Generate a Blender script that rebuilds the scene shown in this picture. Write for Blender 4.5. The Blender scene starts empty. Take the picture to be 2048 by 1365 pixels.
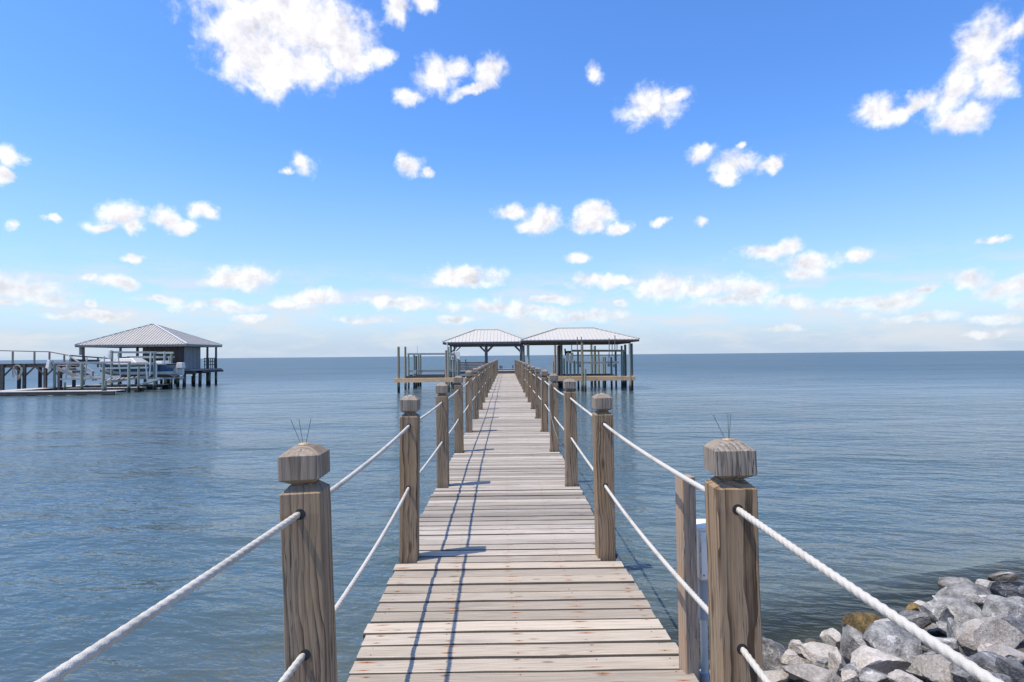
import bpy, bmesh, math, random
from mathutils import Vector, Matrix, noise as mnoise
random.seed(7)
R = math.radians
scene = bpy.context.scene
COL = scene.collection

# ------------------------------------------------------------------ camera
F, CX, CY = 1172.0, 1024.0, 682.5          # focal length and centre in photo pixels (2048 wide)
CAMZ = 2.60                                 # eye above the water; the deck is at 1.08
psi, th, rho = 12/1172, math.atan(28.8/1172), 0.0095
f0 = Vector((math.sin(psi)*math.cos(th), math.cos(psi)*math.cos(th), math.sin(th)))
r0 = Vector((math.cos(psi), -math.sin(psi), 0)); u0 = r0.cross(f0)
ru = r0*math.cos(rho) - u0*math.sin(rho); uu = u0*math.cos(rho) + r0*math.sin(rho)
CAM = Vector((0, 0, CAMZ))
cd = bpy.data.cameras.new('camera'); cam = bpy.data.objects.new('camera', cd); COL.objects.link(cam)
cam.matrix_world = Matrix((( ru.x, uu.x, -f0.x, CAM.x), (ru.y, uu.y, -f0.y, CAM.y), (ru.z, uu.z, -f0.z, CAM.z), (0,0,0,1)))
cd.sensor_width = 36; cd.lens = F/2048*36; cd.clip_start = 0.05; cd.clip_end = 120000
scene.camera = cam
def ray(px, py): return (f0*F + ru*(px-CX) + uu*(CY-py)).normalized()
def at(px, py, Y):
    d = ray(px, py); return CAM + d*((Y-CAM.y)/d.y)
def atz(px, py, z):
    d = ray(px, py); return CAM + d*((z-CAM.z)/d.z)

# ------------------------------------------------------------------ sun, exposure
SUN_DIR = Vector((-0.50, -0.18, 1.21)).normalized()     # towards the sun
SUN_EL = math.asin(SUN_DIR.z)
sd = bpy.data.lights.new('sun', 'SUN'); sun = bpy.data.objects.new('sun', sd); COL.objects.link(sun)
sd.energy = 4.4; sd.angle = R(0.53); sd.color = (1.0, 0.905, 0.765)
sun.rotation_euler = SUN_DIR.to_track_quat('Z', 'Y').to_euler()
sun.location = (0, 0, 50)
scene.view_settings.view_transform = 'Standard'; scene.view_settings.look = 'None'
scene.view_settings.exposure = 0.15; scene.view_settings.gamma = 1.0; scene.view_settings.use_curve_mapping = False

# ------------------------------------------------------------------ world: clear sky plus cumulus
CLOUDS = [  # photo px centre x, y, half width, half height, tilt
 (560,-80,170,100,0),(560,30,140,100,0),(520,105,95,75,0),(640,60,105,80,0),(690,90,70,50,0),(600,130,80,50,0),(450,60,38,45,0),(545,165,55,30,0),(760,118,32,18,10),(700,118,42,28,0),
 (790,12,32,28,-40),(845,5,22,18,0),
 (875,150,40,36,0),(908,138,28,22,20),(980,140,27,27,0),(815,193,26,17,0),(945,178,42,11,18),
 (610,330,26,23,0),(575,346,13,9,0),(815,330,26,23,0),(850,346,13,9,0),
 (1190,147,17,20,-30),(1300,214,60,38,0),(1350,194,32,17,18),
 (1407,308,27,17,0),(1482,297,11,8,0),(1470,332,46,24,0),(1455,356,33,15,0),(1538,333,30,16,5),
 (1960,100,78,50,52),(1905,178,72,34,38),(1830,206,58,19,24),(1752,220,50,30,0),(1930,236,58,28,5),(1985,160,45,45,0),(2035,55,45,20,35),(2090,30,60,40,0),
 (18,308,24,19,0),(0,346,17,18,0),(22,447,16,11,0),(102,440,17,9,0),(238,432,46,24,0),(205,456,36,13,0),(268,456,24,17,0),(338,436,34,22,0),(368,451,28,15,0),(402,424,29,14,0),
 (265,517,26,10,0),(485,556,66,20,0),(470,567,58,12,0),(45,578,95,26,-4),(10,605,36,10,0),(100,600,50,11,0),(230,565,46,13,0),(172,557,22,8,0),(318,600,50,9,0),(430,614,85,11,0),(180,608,13,7,0),(215,632,62,10,0),(622,594,64,14,0),(583,606,30,9,0),(500,637,35,8,0),(120,635,40,7,0),
 (1020,424,32,15,0),(1087,438,38,23,0),(1062,452,34,12,0),(1192,428,38,22,0),(1172,452,36,16,0),(1228,457,30,12,0),(1320,441,17,9,0),(1157,517,26,10,0),(937,555,62,19,0),(937,568,66,11,0),
 (1195,565,48,13,0),(1250,560,22,9,0),(795,606,82,11,0),(985,612,75,12,0),(1062,622,66,12,0),(1100,600,52,9,0),(1160,632,78,10,0),(1240,608,13,7,0),(915,640,40,8,0),(720,640,60,8,0),
 (1400,578,118,24,0),(1330,572,58,20,0),(1455,602,72,14,0),(1502,580,48,14,8),(1528,506,56,15,0),(1580,494,30,20,0),(1622,528,56,24,0),(1602,548,46,13,0),(1715,510,26,17,0),
 (1590,604,44,13,6),(1700,607,70,12,0),(1790,603,66,14,12),(1850,580,38,10,16),(1940,560,46,16,0),(2015,575,64,20,14),(2050,610,34,12,0),(1830,635,90,9,0),(1990,640,60,10,0),(1400,445,14,10,0),(1990,481,32,6,8),(1560,655,50,7,0),(1970,670,50,7,0)]
world = bpy.data.worlds.new('World'); scene.world = world; world.use_nodes = True
class NT:
    def __init__(s, tree): s.t = tree; s.n = tree.nodes; s.l = tree.links
    def node(s, typ, **kw):
        n = s.n.new(typ)
        for k, v in kw.items(): setattr(n, k, v)
        return n
    def set(s, sock, v):
        if isinstance(v, bpy.types.NodeSocket): s.l.new(v, sock)
        elif v is not None: sock.default_value = v
    def math(s, op, a, b=None, c=None, clamp=False):
        n = s.node('ShaderNodeMath', operation=op, use_clamp=clamp)
        s.set(n.inputs[0], a); s.set(n.inputs[1], b); s.set(n.inputs[2], c); return n.outputs[0]
    def vmath(s, op, a, b=None, c=None):
        n = s.node('ShaderNodeVectorMath', operation=op)
        s.set(n.inputs[0], a); s.set(n.inputs[1], b)
        if op == 'MULTIPLY_ADD': s.set(n.inputs[2], c)
        if op == 'SCALE': s.set(n.inputs[3], c)
        return n.outputs['Value'] if op in ('LENGTH','DOT_PRODUCT','DISTANCE') else n.outputs[0]
    def mix(s, f, a, b, blend='MIX'):
        n = s.node('ShaderNodeMix', data_type='RGBA', blend_type=blend, clamp_factor=True)
        s.set(n.inputs[0], f); s.set(n.inputs[6], a); s.set(n.inputs[7], b); return n.outputs[2]
    def noise(s, vec, scale, detail=4, rough=0.55, dist=0.0, out=0):
        n = s.node('ShaderNodeTexNoise'); s.set(n.inputs['Vector'], vec)
        n.inputs['Scale'].default_value = scale; n.inputs['Detail'].default_value = detail
        n.inputs['Roughness'].default_value = rough; n.inputs['Distortion'].default_value = dist
        return n.outputs[out]
    def ramp(s, v, lo, hi, a=0.0, b=1.0, smooth=True):
        n = s.node('ShaderNodeMapRange', interpolation_type='SMOOTHSTEP' if smooth else 'LINEAR')
        s.set(n.inputs[0], v); s.set(n.inputs[1], lo); s.set(n.inputs[2], hi); s.set(n.inputs[3], a); s.set(n.inputs[4], b)
        return n.outputs[0]
    def sep(s, v): n = s.node('ShaderNodeSeparateXYZ'); s.set(n.inputs[0], v); return n.outputs
    def comb(s, x=0, y=0, z=0):
        n = s.node('ShaderNodeCombineXYZ'); s.set(n.inputs[0], x); s.set(n.inputs[1], y); s.set(n.inputs[2], z); return n.outputs[0]
def col(c): return (c[0], c[1], c[2], 1.0)
w = NT(world.node_tree); w.n.clear()
sky = w.node('ShaderNodeTexSky', sky_type='NISHITA', sun_disc=False, sun_elevation=SUN_EL)
sky.sun_rotation = math.atan2(SUN_DIR.x, SUN_DIR.y)
sky.altitude = 0; sky.air_density = 1.0; sky.dust_density = 0.6; sky.ozone_density = 2.5
tc = w.node('ShaderNodeTexCoord')
dirv = w.vmath('NORMALIZE', tc.outputs['Generated'])
dx, dy, dz = w.sep(dirv)
az = w.math('ARCTAN2', dx, dy); el = w.math('ARCSINE', dz)
warpc = w.noise(dirv, 22, 4, 0.6, out=1)
warp = w.vmath('MULTIPLY', w.vmath('SUBTRACT', warpc, (0.5,0.5,0.5)), (0.044, 0.030, 0))
uw, ew, _z = w.sep(w.vmath('ADD', w.comb(az, el, 0), warp))
n1 = w.noise(dirv, 26, 9, 0.60, 0.25)
n1b = w.noise(w.vmath('ADD', dirv, (-0.007, -0.002, 0.014)), 26, 6, 0.60, 0.25)
n2 = w.noise(dirv, 14, 4, 0.55)
# the same kind of clouds goes on outside the view
gen = w.noise(w.vmath('MULTIPLY', dirv, (1, 1, 2.2)), 5.5, 3, 0.5)
s_gen = w.math('MULTIPLY', w.math('SUBTRACT', gen, 0.60), 6.0)
mk = w.math('MAXIMUM', w.ramp(w.math('ABSOLUTE', az), 0.76, 0.9), w.ramp(el, 0.60, 0.75))
s_gen = w.math('ADD', s_gen, w.math('MULTIPLY', w.math('SUBTRACT', mk, 1.0), 4.0))
n3 = w.noise(dirv, 85, 7, 0.6, 0.3)
noff = w.math('ADD', w.math('MULTIPLY', w.math('SUBTRACT', n1, 0.5), 1.7), w.math('MULTIPLY', w.math('SUBTRACT', n3, 0.5), 0.55))
SKYK = 0.13
hs = w.node('ShaderNodeHueSaturation'); hs.inputs['Saturation'].default_value = 1.18; hs.inputs['Value'].default_value = 1.40; w.l.new(sky.outputs[0], hs.inputs['Color'])
# pale air and thin banks low over the horizon, all the way round
air = w.math('ADD', w.ramp(el, -0.01, 0.09, 0.48, 0.0), w.ramp(el, 0.0, 0.36, 0.52, 0.0))
blue = w.mix(1.0, hs.outputs[0], col((0.80, 0.975, 1.25)), 'MULTIPLY')
base = w.mix(air, blue, col((0.49/SKYK, 0.60/SKYK, 0.745/SKYK)))
bank = w.noise(w.vmath('MULTIPLY', dirv, (1, 1, 4.5)), 9, 7, 0.62)
bank = w.math('MULTIPLY', w.ramp(bank, 0.42, 0.66), w.math('MULTIPLY', w.ramp(el, 0.0, 0.03, 0.35, 0.75), w.ramp(el, 0.08, 0.17, 1.0, 0.0)))
base = w.mix(bank, base, col((0.70/SKYK, 0.73/SKYK, 0.77/SKYK)))
relief = w.math('MULTIPLY', w.math('SUBTRACT', n1, n1b), 1.1)
lowf = w.ramp(el, 0.02, 0.24, 1.0, 0.0)
fade = w.ramp(el, 0.0, 0.14, 0.55, 1.0)
n2r = w.ramp(n2, 0.40, 0.64)
def ae(px, py):
    d = ray(px, py); return math.atan2(d.x, d.y), math.asin(d.z)
BL = []
for (cx, cy, hw, hh, rot) in CLOUDS:
    u_, e_ = ae(cx, cy); ul, _ = ae(cx-hw, cy); ur, _ = ae(cx+hw, cy); _, et = ae(cx, cy-hh); _, eb = ae(cx, cy+hh)
    BL.append((u_, e_, (ur-ul)/2*1.25, (et-eb)/2*1.25, R(rot)))
def cloud_bg(blobs):
    """background for one part of the sky: clear air with the clouds that reach into it"""
    if blobs:
        gt = bpy.data.node_groups.new('cloud_field', 'ShaderNodeTree')
        gt.interface.new_socket('U', in_out='INPUT', socket_type='NodeSocketFloat'); gt.interface.new_socket('E', in_out='INPUT', socket_type='NodeSocketFloat')
        gt.interface.new_socket('Field', in_out='OUTPUT', socket_type='NodeSocketFloat')
        g = NT(gt); gi = g.node('NodeGroupInput'); go = g.node('NodeGroupOutput'); fld = 5.0
        for u_, e_, su, se, rot in blobs:
            m = g.node('ShaderNodeMapping', vector_type='TEXTURE')
            g.l.new(g.comb(gi.outputs[0], gi.outputs[1], fld), m.inputs[0])      # the running field rides along in z, scaled to nothing
            m.inputs[1].default_value = (u_, e_, 0); m.inputs[2].default_value = (0, 0, rot); m.inputs[3].default_value = (su, se, 1e7)
            fld = g.math('SMOOTH_MIN', fld, g.vmath('LENGTH', m.outputs[0]), 0.25)
        g.l.new(fld, go.inputs[0])
        gn = w.node('ShaderNodeGroup'); gn.node_tree = gt; w.l.new(uw, gn.inputs[0]); w.l.new(ew, gn.inputs[1]); fld = gn.outputs[0]
        g2 = w.node('ShaderNodeGroup'); g2.node_tree = gt; w.l.new(uw, g2.inputs[0]); w.l.new(w.math('ADD', ew, 0.009), g2.inputs[1])
        under = w.math('MULTIPLY', w.math('SUBTRACT', fld, g2.outputs[0]), 1.3, clamp=True)      # more cloud above: a shaded base
        s_all = w.math('MAXIMUM', w.math('SUBTRACT', 1.0, fld), s_gen)
    else: s_all = s_gen; under = 0.25
    dens = w.math('ADD', s_all, noff)
    alpha = w.math('MULTIPLY', w.ramp(dens, -0.12, 0.75), fade)
    grey = w.math('MULTIPLY', w.ramp(dens, 0.30, 0.95), w.math('MAXIMUM', w.math('MULTIPLY', n2r, 0.55), under))
    lum = w.math('ADD', w.math('SUBTRACT', 1.0, w.math('MULTIPLY', grey, w.math('MULTIPLY_ADD', lowf, 0.10, 0.16))), relief)
    lum = w.math('MINIMUM', w.math('MAXIMUM', lum, 0.72), 1.12)
    cc = w.mix(grey, col((0.97, 0.965, 1.0)), col((0.88, 0.865, 0.99)))
    cc = w.mix(w.math('MULTIPLY', lowf, 0.85), cc, w.mix(grey, col((0.90, 0.895, 0.90)), col((0.70, 0.725, 0.77))))
    cl = w.vmath('SCALE', cc, c=w.math('MULTIPLY', lum, 0.96/SKYK))
    bg = w.node('ShaderNodeBackground'); w.l.new(w.mix(alpha, base, cl), bg.inputs[0]); bg.inputs[1].default_value = SKYK
    return bg.outputs[0]
acc = cloud_bg([])
AZE, ELE = [-0.95,-0.50,-0.20,0.08,0.36,0.95], [-0.02,0.115,0.25,0.80]
for a0, a1 in zip(AZE, AZE[1:]):
    for e0, e1 in zip(ELE, ELE[1:]):
        sel = []
        for b_ in BL:
            rm = max(b_[2], b_[3]) if b_[4] else None
            ru_, re_ = (rm or b_[2])*1.8+0.02, (rm or b_[3])*1.8+0.015
            if b_[0]+ru_ > a0 and b_[0]-ru_ < a1 and b_[1]+re_ > e0 and b_[1]-re_ < e1: sel.append(b_)
        inside = w.math('MULTIPLY', w.math('MULTIPLY', w.math('GREATER_THAN', az, a0), w.math('LESS_THAN', az, a1+1e-5)), w.math('MULTIPLY', w.math('GREATER_THAN', el, e0), w.math('LESS_THAN', el, e1+1e-5)))
        mx = w.node('ShaderNodeMixShader'); w.l.new(inside, mx.inputs[0]); w.l.new(acc, mx.inputs[1]); w.l.new(cloud_bg(sel), mx.inputs[2]); acc = mx.outputs[0]
wo = w.node('ShaderNodeOutputWorld'); w.l.new(acc, wo.inputs[0])
world.cycles.sampling_method = 'MANUAL'; world.cycles.sample_map_resolution = 512
scene.cycles.sample_clamp_direct = 4.0; scene.cycles.sample_clamp_indirect = 4.0; scene.cycles.max_bounces = 6; scene.cycles.diffuse_bounces = 3; scene.cycles.glossy_bounces = 3; scene.cycles.transparent_max_bounces = 6; scene.cycles.caustics_reflective = False; scene.cycles.caustics_refractive = False

# ------------------------------------------------------------------ helpers
class MB:
    """collects shapes and links them as one mesh object"""
    def __init__(s): s.v = []; s.f = []; s.sm = []
    def add(s, vs, fs, smooth=False):
        o = len(s.v); s.v += [Vector(v) for v in vs]
        s.f += [tuple(i+o for i in f) for f in fs]; s.sm += [smooth]*len(fs); return s
    def box(s, a, b):
        x0,y0,z0 = a; x1,y1,z1 = b
        return s.add([(x0,y0,z0),(x1,y0,z0),(x1,y1,z0),(x0,y1,z0),(x0,y0,z1),(x1,y0,z1),(x1,y1,z1),(x0,y1,z1)],
                     [(0,3,2,1),(4,5,6,7),(0,1,5,4),(1,2,6,5),(2,3,7,6),(3,0,4,7)])
    def bar(s, p, q, wd, ht, up=(0,0,1)):
        """rectangular bar from p to q, wd across, ht along up"""
        p, q = Vector(p), Vector(q); d = (q-p).normalized(); up = Vector(up)
        if abs(d.dot(up)) > 0.98: up = Vector((0,1,0))
        sx = d.cross(up).normalized()*wd/2; sz = sx.cross(d).normalized()*ht/2
        vs = [e+a*sx+b*sz for e in (p,q) for a,b in ((-1,-1),(1,-1),(1,1),(-1,1))]
        return s.add(vs, [(0,1,2,3)[::-1],(4,5,6,7),(0,1,5,4),(1,2,6,5),(2,3,7,6),(3,0,4,7)])
    def tube(s, pts, rad, n=10, caps=True):
        pts = [Vector(p) for p in pts]; rad = rad if isinstance(rad, (list,tuple)) else [rad]*len(pts)
        vs = []; fs = []; ref = Vector((0,0,1)); 
        for i,p in enumerate(pts):
            d = (pts[min(i+1,len(pts)-1)]-pts[max(i-1,0)]).normalized()
            r_ = ref if abs(d.dot(ref)) < 0.9 else Vector((0,1,0))
            a = d.cross(r_).normalized(); b = a.cross(d).normalized()
            for k in range(n):
                t = 2*math.pi*k/n; vs.append(p + (a*math.cos(t)+b*math.sin(t))*rad[i])
        for i in range(len(pts)-1):
            for k in range(n):
                fs.append((i*n+k, i*n+(k+1)%n, (i+1)*n+(k+1)%n, (i+1)*n+k))
        s.add(vs, fs, True)
        if caps:
            o = len(vs); s.add(vs[:n], [tuple(range(n))]); s.add(vs[-n:], [tuple(range(n))[::-1]])
        return s
    def mesh(s, name, mat, off=(0,0,0)):
        off = Vector(off); me = bpy.data.meshes.new(name)
        me.from_pydata([v-off for v in s.v], [], s.f); me.polygons.foreach_set('use_smooth', s.sm)
        if mat: me.materials.append(mat)
        bm = bmesh.new(); bm.from_mesh(me); bmesh.ops.recalc_face_normals(bm, faces=bm.faces); bm.to_mesh(me); bm.free()
        me.update(); return me
    def build(s, name, mat, parent=None):
        """verts are in world space; the parent chain only translates"""
        off = Vector((0,0,0)); p = parent
        while p is not None: off += p.location; p = p.parent
        return link(name, s.mesh(name, mat, off), parent)
def link(name, data, parent=None):
    o = bpy.data.objects.new(name, data); COL.objects.link(o); o.parent = parent; return o
def tag(o, label=None, cat=None, group=None, kind=None):
    if label: o['label'] = label
    if cat: o['category'] = cat
    if group: o['group'] = group
    if kind: o['kind'] = kind
    return o
def thing(name, loc, label, cat, group=None):
    o = link(name, None); o.location = loc; o.empty_display_size = 0.2; return tag(o, label, cat, group)

# ------------------------------------------------------------------ materials
def new_mat(name):
    m = bpy.data.materials.new(name); m.use_nodes = True
    t = NT(m.node_tree); b = t.n['Principled BSDF']; return m, t, b
def bump(t, b, h, strength, dist):
    n = t.node('ShaderNodeBump'); n.inputs['Strength'].default_value = strength; n.inputs['Distance'].default_value = dist
    t.l.new(h, n.inputs['Height']); t.l.new(n.outputs[0], b.inputs['Normal'])
def coords(t, axis):
    """object coordinates with the grain along z, shifted per object"""
    tcn = t.node('ShaderNodeTexCoord'); oi = t.node('ShaderNodeObjectInfo')
    x, y, z = t.sep(tcn.outputs['Object'])
    if axis == 'X': x, y, z = y, z, x
    if axis == 'Y': x, y, z = z, x, y
    return x, y, z, oi
def wood(name, light, dark, grey, axis='Z', freq=60, ring=0.6, rough=0.85, greyamt=0.5, knots=True, relief=0.5):
    m, t, b = new_mat(name); x, y, z, oi = coords(t, axis); rnd = oi.outputs['Random']
    zz = t.math('ADD', z, t.math('MULTIPLY', rnd, 37.0))
    P = t.comb(x, y, zz)
    wn = t.noise(t.vmath('MULTIPLY', P, (5, 5, 1.6)), 1.0, 3, 0.5)
    wn2 = t.noise(t.vmath('MULTIPLY', P, (30, 30, 5)), 1.0, 2, 0.5)
    wx = t.math('MULTIPLY_ADD', t.math('SUBTRACT', wn, 0.5), 0.11, x)
    wx = t.math('MULTIPLY_ADD', t.math('SUBTRACT', wn2, 0.5), 0.006, wx)
    ca = t.math('MULTIPLY_ADD', t.math('FRACT', t.math('MULTIPLY', rnd, 7.31)), 0.12, 0.0)
    cb = t.math('MULTIPLY_ADD', t.math('FRACT', t.math('MULTIPLY', rnd, 3.77)), 0.08, 0.07)
    rr = t.vmath('LENGTH', t.comb(t.math('ADD', wx, ca), t.math('ADD', y, cb), 0))
    rg = t.math('FRACT', t.math('MULTIPLY', rr, freq))
    rg = t.math('MULTIPLY', t.math('POWER', rg, 2.2), t.ramp(t.noise(t.vmath('MULTIPLY', P, (14, 14, 1.3)), 1.0, 3, 0.6), 0.32, 0.62, 0.15, 1.25))
    fib = t.noise(t.vmath('MULTIPLY', P, (230, 230, 5)), 1.0, 4, 0.65)
    blot = t.noise(t.vmath('MULTIPLY', P, (9, 9, 2.2)), 1.0, 4, 0.55)
    k = t.math('ADD', t.math('MULTIPLY', rg, ring), t.math('MULTIPLY', t.math('SUBTRACT', fib, 0.35), 1.1), clamp=True)
    c = t.mix(k, col(light), col(dark))
    g = t.math('MULTIPLY', t.ramp(blot, 0.3, 0.7), greyamt*1.6)
    g = t.math('ADD', g, t.math('MULTIPLY', t.math('SUBTRACT', rnd, 0.5), 0.25), clamp=True)
    c = t.mix(g, c, t.mix(k, col(grey), col(tuple(v*0.42 for v in grey))))
    # drying checks: thin dark lines along the grain
    chk = t.noise(t.vmath('MULTIPLY', P, (48, 48, 1.5)), 1.0, 3, 0.6)
    line = t.ramp(t.math('ABSOLUTE', t.math('SUBTRACT', chk, 0.5)), 0.0, 0.018, 1.0, 0.0)
    line = t.math('MULTIPLY', line, t.ramp(blot, 0.45, 0.6))
    c = t.mix(t.math('MULTIPLY', line, 0.75), c, col((0.02, 0.017, 0.014)))
    if knots:
        vo = t.node('ShaderNodeTexVoronoi', feature='F1'); vo.inputs['Scale'].default_value = 1.0
        t.l.new(t.vmath('MULTIPLY', t.comb(x, y, zz), (9, 9, 2.6)), vo.inputs['Vector'])
        kd = t.ramp(vo.outputs['Distance'], 0.06, 0.17, 1.0, 0.0)
        c = t.mix(t.math('MULTIPLY', kd, 0.75), c, col((0.09, 0.045, 0.022)))
    t.l.new(c, b.inputs['Base Color']); b.inputs['Roughness'].default_value = rough
    b.inputs['Specular IOR Level'].default_value = 0.25
    h = t.math('SUBTRACT', t.math('MULTIPLY', fib, 0.5), t.math('ADD', t.math('MULTIPLY', rg, 0.5), t.math('MULTIPLY', line, 1.2)))
    bump(t, b, h, relief, 0.004)
    return m
def plain(name, c, var=0.15, scale=6, rough=0.6, metal=0.0, stain=None, stainamt=0.5, bmp=0.0):
    m, t, b = new_mat(name); tcn = t.node('ShaderNodeTexCoord')
    oi = t.node('ShaderNodeObjectInfo')
    p = t.vmath('ADD', tcn.outputs['Object'], t.vmath('SCALE', (13.0, 7.0, 5.0), c=oi.outputs['Random']))
    n = t.noise(p, scale, 5, 0.6)
    k = t.math('ADD', t.math('MULTIPLY', t.math('SUBTRACT', n, 0.5), 2.2*var), t.math('MULTIPLY_ADD', oi.outputs['Random'], var, 1.0-var/2))
    cc = t.vmath('SCALE', col(c)[:3], c=k)
    if stain:
        s = t.noise(p, scale*0.6, 6, 0.7); cc = t.mix(t.math('MULTIPLY', t.ramp(s, 0.5, 0.72), stainamt), cc, col(stain))
    t.l.new(cc, b.inputs['Base Color']); b.inputs['Roughness'].default_value = rough; b.inputs['Metallic'].default_value = metal
    if bmp: bump(t, b, n, bmp, 0.02)
    return m
M = {}
M['post'] = wood('weathered_post_wood', (0.39,0.265,0.155), (0.070,0.041,0.022), (0.33,0.28,0.22), 'Z', 52, 0.82, greyamt=0.28, knots=True)
M['post_cap'] = wood('weathered_cap_wood', (0.36,0.275,0.19), (0.075,0.052,0.034), (0.39,0.34,0.28), 'Z', 60, 0.85, greyamt=0.55, knots=False)
M['fresh_post'] = wood('brown_post_wood', (0.46,0.31,0.19), (0.22,0.13,0.075), (0.38,0.34,0.30), 'Z', 60, 0.5, greyamt=0.35, knots=True)
M['joist'] = plain('grey_joist_wood', (0.22,0.19,0.165), 0.3, 4, 0.9)
M['dark_wood'] = plain('dark_old_wood', (0.075,0.063,0.055), 0.35, 3, 0.9, stain=(0.14,0.12,0.10))
M['grey_wood'] = plain('grey_old_wood', (0.30,0.275,0.25), 0.3, 3, 0.9, stain=(0.15,0.12,0.10))
M['pale_wood'] = plain('pale_weathered_wood', (0.50,0.47,0.43), 0.25, 3, 0.9, stain=(0.30,0.26,0.22))
M['tan_wood'] = plain('new_tan_lumber', (0.74,0.47,0.25), 0.3, 2.5, 0.8, stain=(0.50,0.30,0.16), stainamt=0.4)
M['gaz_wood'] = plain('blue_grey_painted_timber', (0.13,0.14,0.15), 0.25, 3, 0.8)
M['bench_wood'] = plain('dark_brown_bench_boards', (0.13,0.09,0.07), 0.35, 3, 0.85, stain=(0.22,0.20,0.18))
def pile_mat(name, c, c2):
    """treated round pile, dark and weedy towards the waterline"""
    m, t, b = new_mat(name); g = t.node('ShaderNodeNewGeometry'); x, y, z = t.sep(g.outputs['Position'])
    P = t.vmath('MULTIPLY', g.outputs['Position'], (9, 9, 0.9))
    n = t.noise(P, 1.0, 5, 0.6); oi = t.node('ShaderNodeObjectInfo')
    c_ = t.mix(t.ramp(n, 0.3, 0.7), col(c), col(c2))
    c_ = t.vmath('SCALE', c_, c=t.math('MULTIPLY_ADD', oi.outputs['Random'], 0.4, 0.8))
    wet = t.ramp(t.math('ADD', z, t.math('MULTIPLY', t.math('SUBTRACT', n, 0.5), 0.5)), 0.28, 0.62, 1.0, 0.0)
    c_ = t.mix(wet, c_, col((0.022, 0.022, 0.016)))
    t.l.new(c_, b.inputs['Base Color']); b.inputs['Roughness'].default_value = 0.85; bump(t, b, n, 0.5, 0.02); return m
M['pile_green'] = pile_mat('green_treated_pile', (0.235,0.275,0.205), (0.34,0.345,0.265))
M['pile_brown'] = pile_mat('brown_treated_pile', (0.40,0.30,0.175), (0.29,0.235,0.155))
M['pile_dark'] = pile_mat('dark_old_pile', (0.12,0.125,0.11), (0.18,0.17,0.15))
M['white'] = plain('white_plastic', (0.80,0.75,0.66), 0.05, 5, 0.4, stain=(0.6,0.6,0.57), stainamt=0.25)
M['pvc'] = plain('dull_pvc_pipe', (0.56,0.55,0.51), 0.1, 5, 0.5)
M['grey_plastic'] = plain('grey_plastic', (0.36,0.40,0.43), 0.05, 5, 0.45)
M['alu'] = plain('aluminium_beam', (0.33,0.335,0.32), 0.2, 4, 0.5, 0.2)
M['alu_green'] = plain('stained_lift_beam', (0.40,0.45,0.38), 0.2, 3, 0.6, 0.2)
M['black'] = plain('black_rubber', (0.02,0.02,0.022), 0.2, 5, 0.6)
M['roof'] = plain('pale_metal_roofing', (0.51,0.485,0.43), 0.05, 2.0, 0.6, 0.0)
M['roof_seam'] = plain('pale_metal_seam', (0.47,0.445,0.395), 0.05, 2.0, 0.6, 0.0)
M['roof_old'] = plain('old_galvanised_roofing', (0.38,0.36,0.325), 0.25, 1.6, 0.6, 0.0, stain=(0.36,0.29,0.22), stainamt=0.35)
M['roof_old_seam'] = plain('old_galvanised_rib', (0.47,0.45,0.41), 0.15, 1.6, 0.6, 0.0)
M['ridge'] = plain('bright_ridge_flashing', (0.72,0.73,0.74), 0.08, 2.0, 0.4, 0.2)
M['siding_dark'] = plain('dark_brown_siding', (0.085,0.065,0.055), 0.35, 3, 0.9, stain=(0.15,0.12,0.10))
M['siding_blue'] = plain('blue_grey_siding', (0.25,0.245,0.235), 0.3, 3, 0.85, stain=(0.15,0.155,0.155))
M['boat_blue'] = plain('navy_blue_gelcoat', (0.02,0.085,0.155), 0.1, 3, 0.2)
M['boat_white'] = plain('white_gelcoat', (0.60,0.575,0.53), 0.06, 3, 0.25)
M['boat_bottom'] = plain('tan_bottom_paint', (0.34,0.27,0.23), 0.15, 3, 0.6)
M['glass'] = plain('smoked_boat_glass', (0.03,0.04,0.05), 0.05, 3, 0.05)
M['old_rope'] = plain('old_tan_rope', (0.45,0.40,0.31), 0.2, 20, 0.95)
M['resin'] = plain('golden_glue', (0.46,0.34,0.19), 0.4, 60, 0.6)
M['wire'] = plain('steel_wire', (0.25,0.26,0.27), 0.1, 20, 0.35, 0.8)
def rope_mat():
    m, t, b = new_mat('white_rope_fibre'); tcn = t.node('ShaderNodeTexCoord')
    n = t.noise(tcn.outputs['Object'], 5, 5, 0.7); n2 = t.noise(tcn.outputs['Object'], 420, 2, 0.5)
    c = t.mix(t.ramp(n, 0.45, 0.75), col((0.55,0.52,0.455)), col((0.38,0.355,0.30)))
    t.l.new(c, b.inputs['Base Color']); b.inputs['Roughness'].default_value = 0.9; bump(t, b, n2, 0.6, 0.003); return m
M['rope'] = rope_mat()
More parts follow.
